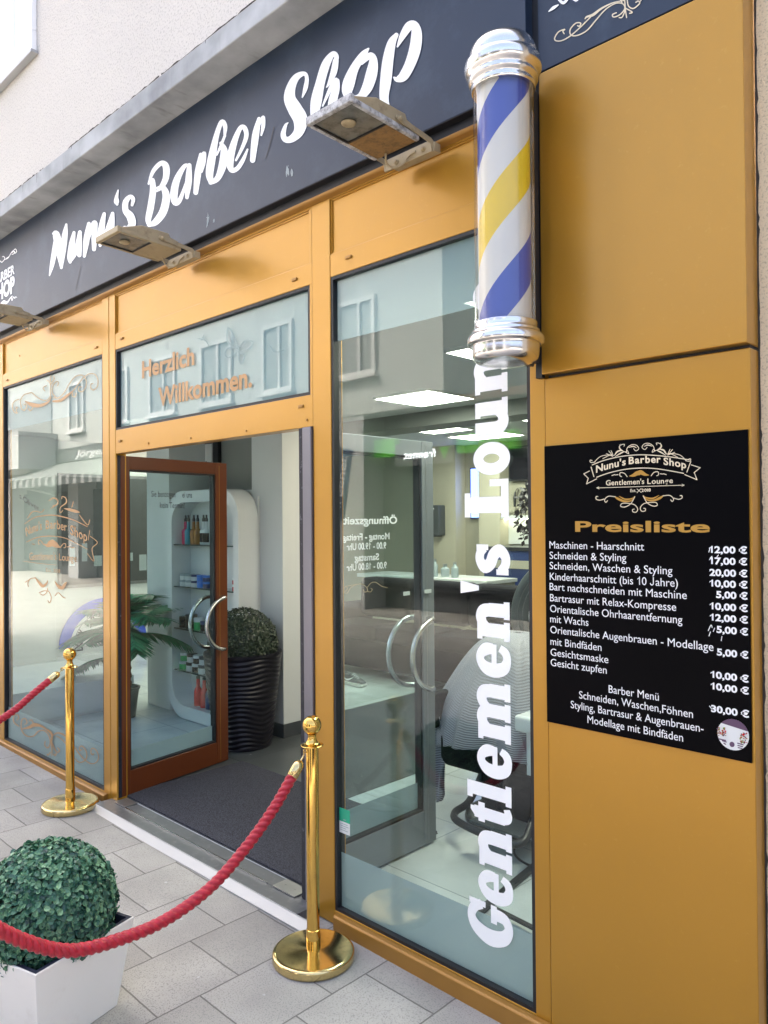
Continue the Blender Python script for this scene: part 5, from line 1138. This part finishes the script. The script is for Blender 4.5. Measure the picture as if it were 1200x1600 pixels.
b = MB(); b.prism([(p[0] - 5.74, p[1]) for p in [(-.148, .044), (-.12, .043), (0, .037), (.12, .041), (.160, .034), (.155, .055), (.10, .075), (.03, .10), (-.01, .125), (-.04, .115), (-.09, .11), (-.145, .125), (-.155, .09)]], 3.183, 3.257, 'y'); up_ = b.build('upper', 'grey_plastic', sn, bevel=.016, seg=4)
b = MB(); stroke(b, [(-5.84, .080, .004), (-5.81, .060, .016), (-5.77, .062, .016), (-5.70, .092, .004)], lambda u, v, d=0: Vector((u, 3.1822 - d, v)), k=5); b.build('side_mark', 'white_print', sn)
b = MB()
for i in range(4): b.tube(smoothpts([(-5.73 + i * .022, 3.20, .112 - i * .011), (-5.728 + i * .022, 3.22, .120 - i * .011), (-5.73 + i * .022, 3.24, .112 - i * .011)], 3), .004, 6)
b.build('laces', 'white_print', sn, smooth=True)
# back wall: counter, dispenser, screen, dark cabinet, plant
ct = thing('salon_counter', (-6.0, 5.2, 0), 'pale counter along the beige back wall of the salon', 'counter')
b = MB(); b.box(-7.4, -5.30, 4.95, 5.5, .10, .94); b.build('cabinet', 'room_beige', ct, bevel=.005)
b = MB(); b.box(-7.42, -5.28, 4.90, 5.52, .941, .985); b.build('worktop', 'white_gloss', ct, bevel=.004)
for i in range(4): q = MB(); q.box(-7.36 + i * .51, -6.88 + i * .51, 4.93, 4.949, .14, .90); q.build('cabinet_door', 'room_beige', ct, bevel=.003)
for x, y, h, r, lab in ((-6.22, 5.10, .20, .035, 'slim clear bottle at the left on the pale counter'), (-6.10, 5.15, .14, .055, 'squat glass jar on the pale counter'), (-5.92, 5.12, .17, .045, 'medium glass tumbler at the right on the pale counter')):
    t = thing('glass_bottle', (x, y, .985), lab, 'bottle'); q = MB(); q.lathe([(r * .9, .001), (r, .01), (r, h * .7), (r * .5, h * .85), (r * .45, h)], (x, y, .985), 16); q.build('body', 'grey_print', t, smooth=True); q = MB(); q.lathe([(r * .5, h + .001), (r * .5, h + .02), (1e-6, h + .021)], (x, y, .985), 12); q.build('stopper', 'steel', t, smooth=True)
ds = thing('towel_dispenser', (-7.06, 6.1, 1.47), 'dark grey wall dispenser on a beige pier right of the grey door', 'dispenser')
b = MB(); b.box(-7.17, -6.93, 6.02, 6.179, 1.47, 1.90); b.build('case', 'grey_plastic', ds, bevel=.02, seg=3); b = MB(); b.box(-7.09, -7.01, 6.015, 6.0195, 1.84, 1.855); b.build('maker_plate', 'white_print', ds); b = MB(); b.box(-7.15, -6.95, 6.04, 6.12, 1.455, 1.469); b.build('outlet', 'black_plastic', ds)
tv = thing('wall_screen', (-5.6, 6.33, 2.4), 'black television on the back wall at the upper right of the pane', 'television')
b = MB(); b.box(-5.94, -5.10, 6.30, 6.36, 2.20, 2.66); b.build('screen_case', 'black_plastic', tv, bevel=.006); b = MB(); b.box(-5.92, -5.12, 6.296, 6.2995, 2.22, 2.64); b.build('screen', 'black_gloss', tv); b = MB(); b.box(-5.6, -5.4, 6.361, 6.398, 2.35, 2.5); b.build('wall_mount', 'black_plastic', tv)
bs = thing('blue_display', (-6.3, 6.35, 1.9), 'lit blue and violet advertising display behind the lettering', 'display')
b = MB(); b.box(-6.62, -6.02, 6.34, 6.398, 1.70, 2.42); b.build('display_case', 'navy_plastic', bs, bevel=.006); b = MB(); b.box(-6.60, -6.04, 6.336, 6.3395, 1.72, 2.40); b.build('lit_face', 'screen_blue', bs)
b = MB(); b.add([(-6.45, 6.334, 1.72), (-6.30, 6.334, 1.72), (-6.08, 6.334, 2.40), (-6.23, 6.334, 2.40)], [(0, 1, 2, 3)]); b.build('diagonal_band', 'white_print', bs)
cb = thing('work_station', (-5.5, 6.1, 0), 'dark station with a lit shelf niche at the back right of the salon', 'work station')
b = MB(); b.box(-5.95, -4.75, 5.75, 6.398, .02, 1.30); b.build('cabinet', 'navy_plastic', cb, bevel=.006); b = MB(); b.box(-5.96, -4.74, 5.73, 6.398, 1.301, 1.345); b.build('worktop', 'black_plastic', cb, bevel=.004)
b = MB(); b.box(-5.94, -4.76, 5.735, 5.749, 1.08, 1.18); b.build('wooden_band', 'room_beige', cb); b = MB(); b.box(-6.24, -4.80, 6.375, 6.398, 1.36, 1.68); b.build('splashback', 'white_room', cb); b = MB(); b.box(-6.24, -5.0, 6.20, 6.398, 1.70, 1.74); ls = b.build('light_shelf', 'white_room', cb); b = MB(); b.box(-6.18, -5.1, 6.28, 6.33, 1.690, 1.699); b.build('light_strip', 'underlight', ls)
b = MB(); b.box(-6.02, -4.9, 6.37, 6.398, 1.78, 2.18); b.build('wooden_panel', 'room_beige', cb)
for x in (-5.86, -5.76, -5.67, -5.58):
    t = thing('hair_tool', (x, 6.33, 1.85), 'black hair tool hanging in a row on the wooden wall panel', 'hair tool', 'hair tools on the wooden panel'); q = MB(); q.tube([(x, 6.34, 2.06), (x - .01, 6.33, 1.98), (x, 6.32, 1.86)], [.012, .02, .014], 8); q.build('body', 'black_plastic', t, smooth=True); q = MB(); q.tube(smoothpts([(x, 6.34, 2.06), (x + .04, 6.34, 2.10), (x + .03, 6.345, 1.95)], 4), .005, 6); q.build('cord', 'black_plastic', t)
hp = thing('hanging_plant', (-4.52, 4.6, 1.9), 'dark leafed hanging plant at the right edge of the pane', 'plant'); b = MB(); b.tube([(-4.45, 4.6, 2.735), (-4.45, 4.6, 2.06)], .004, 6); b.build('cord', 'black_plastic', hp); b = MB(); b.lathe([(.05, 1.96), (.085, 2.05), (.08, 2.05), (.05, 1.99), (1e-6, 1.99)], (-4.45, 4.6, 0), 16); b.build('pot', 'black_plastic', hp, smooth=True)
for i in range(7):
    b = MB(); a = i * .9; sp = smoothpts([(-4.45, 4.6, 2.05), (-4.45 + .14 * math.cos(a), 4.6 + .10 * math.sin(a), 2.08 - .03 * i), (-4.45 + .20 * math.cos(a + .3), 4.6 + .15 * math.sin(a), 1.85 - .05 * i), (-4.45 + .16 * math.cos(a + .5), 4.6 + .16 * math.sin(a), 1.62 - .05 * (i % 4))], 6)
    b.tube(sp, .003, 5)
    for k, p in enumerate(sp[2:]):
        for s in (-1, 1):
            p = Vector(p); dr = Vector((rnd.gauss(0, 1), rnd.gauss(0, .7), rnd.gauss(-.4, .6))).normalized(); wv = dr.orthogonal().normalized() * .022; l = rnd.uniform(.05, .085); b.add([p, p + dr * l * .5 - wv, p + dr * l, p + dr * l * .5 + wv], [(0, 1, 2, 3)])
    b.build('trailing_stem', 'leaf_bronze', hp)
# barber chair under its checked cape
bc = thing('barber_chair', (-2.55, 1.4, 0), 'black barber chair with wide footrest facing the right pane', 'barber chair')
b = MB(); b.lathe(smoothpts([(.30, .001), (.30, .02), (.27, .035), (.08, .05), (.06, .09)], 3) + [(.055, .30), (1e-6, .30)], (-2.5, 1.42, 0), 40); b.build('base', 'black_gloss', bc, smooth=True)
b = MB(); b.box(-2.84, -2.20, 1.12, 1.68, .301, .50); b.build('seat', 'leather', bc, bevel=.05, seg=4)
b = MB(); b.box(-2.80, -2.24, 1.62, 1.76, .50, .98); b.build('backrest', 'leather', bc, bevel=.05, seg=4)
for x0 in (-2.93, -2.19): b = MB(); b.box(x0, x0 + .08, 1.10, 1.66, .50, .70); b.build('armrest', 'leather', bc, bevel=.03, seg=3)
b = MB(); b.tube(smoothpts([(-2.15, 1.18, .32), (-2.13, 1.0, .20), (-2.12, .88, .135), (-2.30, .86, .130), (-2.52, .90, .130), (-2.60, .98, .135), (-2.60, 1.10, .16), (-2.58, 1.2, .30)], 6), .020, 10); b.build('footrest_frame', 'black_plastic', bc, smooth=True)
b = MB(); b.box(-2.47, -2.16, .93, 1.11, .128, .142); b.build('footrest_plate', 'grey_plastic', bc, bevel=.004)
b = MB(); b.prism([(1.10, .14), (1.115, .14), (1.14, .38), (1.10, .38)], -2.52, -2.20, 'x'); b.build('leg_panel', 'leather', bc, bevel=.01)
b = MB(); n = 64; prof = [(0.02, 1.035), (.12, 1.03), (.20, .985), (.27, .90), (.335, .79), (.385, .69), (.41, .60), (.42, .52), (.415, .455)]
prof = smoothpts(prof, 3); v = []; fcs = []
for j, (r, z) in enumerate(prof):
    t = j / (len(prof) - 1)
    for k in range(n):
        a = 2 * math.pi * k / n; fold = .045 * t * t * math.sin(7 * a + .8) + .025 * t * math.sin(11 * a) + .012 * t * math.sin(19 * a + 3 * t)
        rr = r + fold * .9; v.append((-2.56 + rr * 1.06 * math.cos(a), 1.42 + rr * .92 * math.sin(a) + (.10 * (1 - t) if True else 0), z + .02 * math.sin(3 * a) * t - .05 * t * t * (1 + math.sin(2 * a + 1.0)) * .6))
for j in range(len(prof) - 1):
    for k in range(n): fcs.append((j * n + k, j * n + (k + 1) % n, (j + 1) * n + (k + 1) % n, (j + 1) * n + k))
b.add(v, fcs)
m_ = 22; v = []; fcs = []                                                                 # trailing corner of the cape
for j in range(m_ + 1):
    t = j / m_; cx_ = -2.93 + .10 * t + .02 * math.sin(5 * t); w = .13 * (1 - .35 * t * t) * (1 if t < .93 else 1 - (t - .93) * 7)
    for k in range(9): s = k / 8 - .5; v.append((cx_ + s * w * 2 * .62, 1.20 - .05 * t + .03 * math.sin(9 * s + 2 * t) - .02, .56 - .47 * t + .02 * abs(s)))
for j in range(m_):
    for k in range(8): fcs.append((j * 9 + k, j * 9 + k + 1, (j + 1) * 9 + k + 1, (j + 1) * 9 + k))
b.add(v, fcs)
cp = b.build('hairdressing_cape', 'cape_check', smooth=True, angle=80); tag(cp, 'grey and white striped hairdressing cape thrown over the barber chair', 'cape')
md = cp.modifiers.new('thick', 'SOLIDIFY'); md.thickness = .003
# round mirror, trolley, floor stand
rm = thing('round_mirror', (-2.42, 1.66, 1.12), 'round standing mirror in a thick dark rubber ring behind the lettering', 'mirror')
MY = Matrix.Translation((-2.40, 1.86, 1.10)) @ Matrix.Rotation(math.radians(14), 4, 'Z') @ Matrix.Rotation(math.pi / 2, 4, 'X')
b = MB(); b.lathe(smoothpts([(.255, -.03), (.265, .03), (.29, .05), (.30, .042), (.32, .052), (.33, .044), (.35, .048), (.375, .03), (.385, 0), (.37, -.03)], 3) + [(.255, -.03)], (0, 0, 0), 72, MY); b.build('rubber_ring', 'grey_plastic', rm, smooth=True, angle=30)
b = MB(); b.lathe([(.25, .012), (1e-6, .012)], (0, 0, 0), 60, MY); b.build('mirror_glass', 'black_gloss', rm)
b = MB(); b.tube([MY @ Vector((.256 * math.cos(2 * math.pi * i / 60), .256 * math.sin(2 * math.pi * i / 60), .034)) for i in range(60)], .004, 6, closed=True); b.build('light_rim', 'white_print', rm, smooth=True)
b = MB(); b.box(-2.56, -2.30, 1.78, 1.90, .001, .03); b.box(-2.46, -2.38, 1.82, 1.86, .03, .73); b.build('stand', 'black_plastic', rm, bevel=.005)
b = MB(); b.lathe([(.012, 0), (.012, .01), (1e-6, .011)], (0, 0, 0), 10, MY @ Matrix.Translation((-.12, -.30, .05))); b.build('switch', 'red_bit', rm)
tr_ = thing('trolley', (-2.0, 1.3, 0), 'white salon trolley at the right edge behind the pane', 'trolley')
b = MB(); b.box(-2.245, -1.78, 1.12, 1.52, .045, .60); b.build('cabinet', 'trolley_white', tr_, bevel=.01, seg=3)
b = MB(); b.box(-2.285, -1.76, 1.07, 1.54, .605, .69); b.build('lid', 'trolley_white', tr_, bevel=.018, seg=3)
b = MB(); b.box(-2.06, -1.86, 1.16, 1.40, .6905, .694); b.build('lid_recess', 'black_plastic', tr_)
for z0, z1 in ((.06, .30), (.335, .565)): q = MB(); q.box(-2.275, -2.2455, 1.125, 1.16, z0, z1); q.build('side_rail', 'alu', tr_, bevel=.004)
for x in (-2.2, -1.83):
    for y in (1.16, 1.48): q = MB(); q.lathe([(.02, -.012), (.022, 0), (.02, .012)], (0, 0, 0), 14, Matrix.Translation((x, y, .0225)) @ Matrix.Rotation(math.pi / 2, 4, 'Y')); q.box(x - .008, x + .008, y - .006, y + .006, .04, .0449); q.build('castor', 'black_plastic', tr_)
b = MB(); b.tube(smoothpts([(-2.25, 1.13, .05), (-2.28, 1.06, .008), (-2.20, .98, .006), (-2.08, .96, .006), (-1.97, 1.0, .03)], 7), .006, 8); tag(b.build('power_cable', 'black_plastic', smooth=True), 'black power cable looping on the tiles under the trolley', 'cable')
fs = thing('floor_stand', (-1.98, .6, 0), 'black metal stand legs crossing on the tiles at the bottom right', 'stand')
for p, q_ in (((-2.02, .40), (-2.10, 1.02)), ((-2.02, .47), (-1.62, .43))):
    d = (Vector((*q_, 0)) - Vector((*p, 0))); l = d.length; mt = Matrix.Translation((*p, 0)) @ d.to_track_quat('X', 'Z').to_matrix().to_4x4(); q = MB(); q.box(0, l, -.018, .018, .001, .02, mt) if p[1] < .45 else q.box(.02, l, -.012, .012, .022, .034, mt); q.build('leg', 'black_plastic', fs, bevel=.003)
b = MB(); b.box(-1.66, -1.63, .42, .45, .035, 1.3); b.build('upright', 'black_plastic', fs, bevel=.003)

# ------------------------------------------------------------------ the other side of the street (seen mirrored in the panes and metal)
oh = thing('house', (-18, -8, 0), 'pale rendered house across the street mirrored in the panes', 'building')
b = MB(); b.box(-46, -8.5, -11, -8.0, 3.72, 9.6); b.build('wall', 'opp_render', oh)
b = MB(); b.box(-46, 9, -11, -8.6, 0, 3.719); b.build('ground_floor', 'opp_dark', oh)
for x in (-40, -34.5, -29.0, -23.6, -17.0, -13.5, -11.2, -6.6, -2.2, 3.0): q = MB(); q.box(x, x + .7, -8.599, -8.02, -.02, 3.719); q.build('pier', 'opp_white', oh)
b = MB(); b.box(-46.5, -8.2, -11.5, -7.6, 9.601, 9.85); b.box(-8.49, 9.2, -11.2, -8.2, 3.72, 3.86); b.build('roof', 'opp_roof', oh)
for x in [-43 + 2.45 * i for i in range(20)]:
    if -28.4 < x < -24.6 or x > -9.9: continue
    for z0 in (4.45, 7.15):
        w = 1.05 if int(x) % 2 else 1.3
        q = MB()
        for c in ((x, x + .09, z0, z0 + 1.5), (x + w - .09, x + w, z0, z0 + 1.5), (x + .091, x + w - .091, z0, z0 + .09), (x + .091, x + w - .091, z0 + 1.41, z0 + 1.5), (x + w * .55, x + w * .55 + .07, z0 + .091, z0 + 1.409)): q.box(c[0], c[1], -7.999, -7.93, c[2], c[3])
        q.box(x - .06, x + w + .06, -7.999, -7.86, z0 - .06, z0 - .001)
        wf = q.build('window', 'opp_frame', oh); q = MB(); q.box(x + .091, x + w - .091, -7.999, -7.985, z0 + .091, z0 + 1.409); q.build('window_pane', 'opp_glass', wf)
for x0, x1, z in ((-28.6, -24.3, 3.35), (-38, -34, 3.35)):
    q = MB(); q.box(x0, x1, -7.999, -6.8, z, z + .14); bl = q.build('balcony', 'opp_white', oh); q = MB(); q.box(x0, x1, -6.85, -6.801, z + .141, z + 1.15); q.box(x0, x0 + .05, -7.999, -6.851, z + .141, z + 1.15); q.box(x1 - .05, x1, -7.999, -6.851, z + .141, z + 1.15); q.build('balcony_panel', 'opp_white', bl)
    q = MB(); q.box(x0 + .4, x1 - .4, -7.999, -7.97, z + .15, z + 2.4); q.build('balcony_door', 'opp_glass', bl)
for x0, x1 in ((-33.7, -29.1), (-28.2, -23.7), (-22.8, -17.1), (-16.2, -13.6), (-10.4, -6.7), (-5.8, -2.3), (-1.4, 2.9)):
    q = MB(); q.box(x0, x1, -8.599, -8.45, .4, 2.7); q.build('shop_window', 'shop_glass', oh)
aw = thing('awning', (-22, -7.6, 3), 'striped awning over the opposite shop, mirrored in the left pane', 'awning')
b = MB(); b.prism([(-7.999, 3.55), (-7.999, 3.50), (-6.6, 2.92), (-6.6, 2.97)], -25.0, -17.2, 'x'); b.build('canopy', 'awning_stripe', aw); b = MB(); b.box(-25.0, -17.2, -6.605, -6.585, 2.72, 2.919); b.build('valance', 'awning_stripe', aw)
for x in (-24.8, -17.4): q = MB(); q.tube([(x, -7.99, 2.6), (x, -6.65, 2.9)], .03, 8); q.build('arm', 'steel', aw)
js = thing('shop_sign', (-21.5, -7.95, 3.75), 'dark sign band with white script above the striped awning', 'shop sign'); b = MB(); b.box(-25, -17.2, -7.998, -7.94, 3.56, 3.98); b.build('board', 'opp_dark', js)
b = MB(); text(b, 'Jörges', lambda u, v: Vector((u, -7.938, v)), -22.95, -20.9, 3.66, .22, shear=.3, bold=.01); b.build('lettering', 'white_print', js)
fn = thing('shop_sign', (-9, -8.4, 3.05), 'green shop sign band with white lettering mirrored in the right pane', 'shop sign')
b = MB(); b.box(-10.5, -9.95, -8.44, -8.30, 2.90, 3.24); b.box(-8.45, -7.2, -8.44, -8.30, 2.86, 3.18); b.build('green_band', 'green_sign', fn); b = MB(); b.box(-9.949, -8.551, -8.44, -8.31, 2.70, 3.12); b.build('grey_band', 'opp_dark', fn)
b = MB(); text(b, 'freenet', lambda u, v: Vector((u, -8.305, v)), -8.93, -9.72, 2.83, .15, bold=.015); b.build('lettering', 'lit_white', fn); b = MB(); b.add([(-8.63, -8.304, 2.99), (-8.85, -8.304, 2.99), (-8.74, -8.304, 2.76)], [(0, 1, 2)]); b.build('triangle_mark', 'green_sign', fn)
bf = thing('beach_flag', (-10.9, -7.6, 0), 'navy pavement flag leaning before the opposite shop', 'flag'); b = MB(); b.tube([(-10.95, -7.5, -.02), (-10.6, -7.5, 3.1)], .02, 8); b.build('pole', 'steel', bf); b = MB(); mt = Matrix.Translation((-10.9, -7.5, 1.75)) @ Matrix.Rotation(math.radians(11), 4, 'Y'); b.box(-.02, .40, -.006, .006, 0, 1.35, mt); b.build('banner', 'navy_flag', bf)
b = MB(); text(b, 'freenet', lambda u, v: mt @ Vector((.28 - v, .0075, .2 + u)), 0, 1.0, 0, .2, bold=.01); b.build('lettering', 'white_print', bf)
b = MB(); b.lathe([(.25, 0), (.25, .05), (.05, .07), (1e-6, .07)], (-10.95, -7.5, -.015), 20); b.build('foot', 'black_plastic', bf)
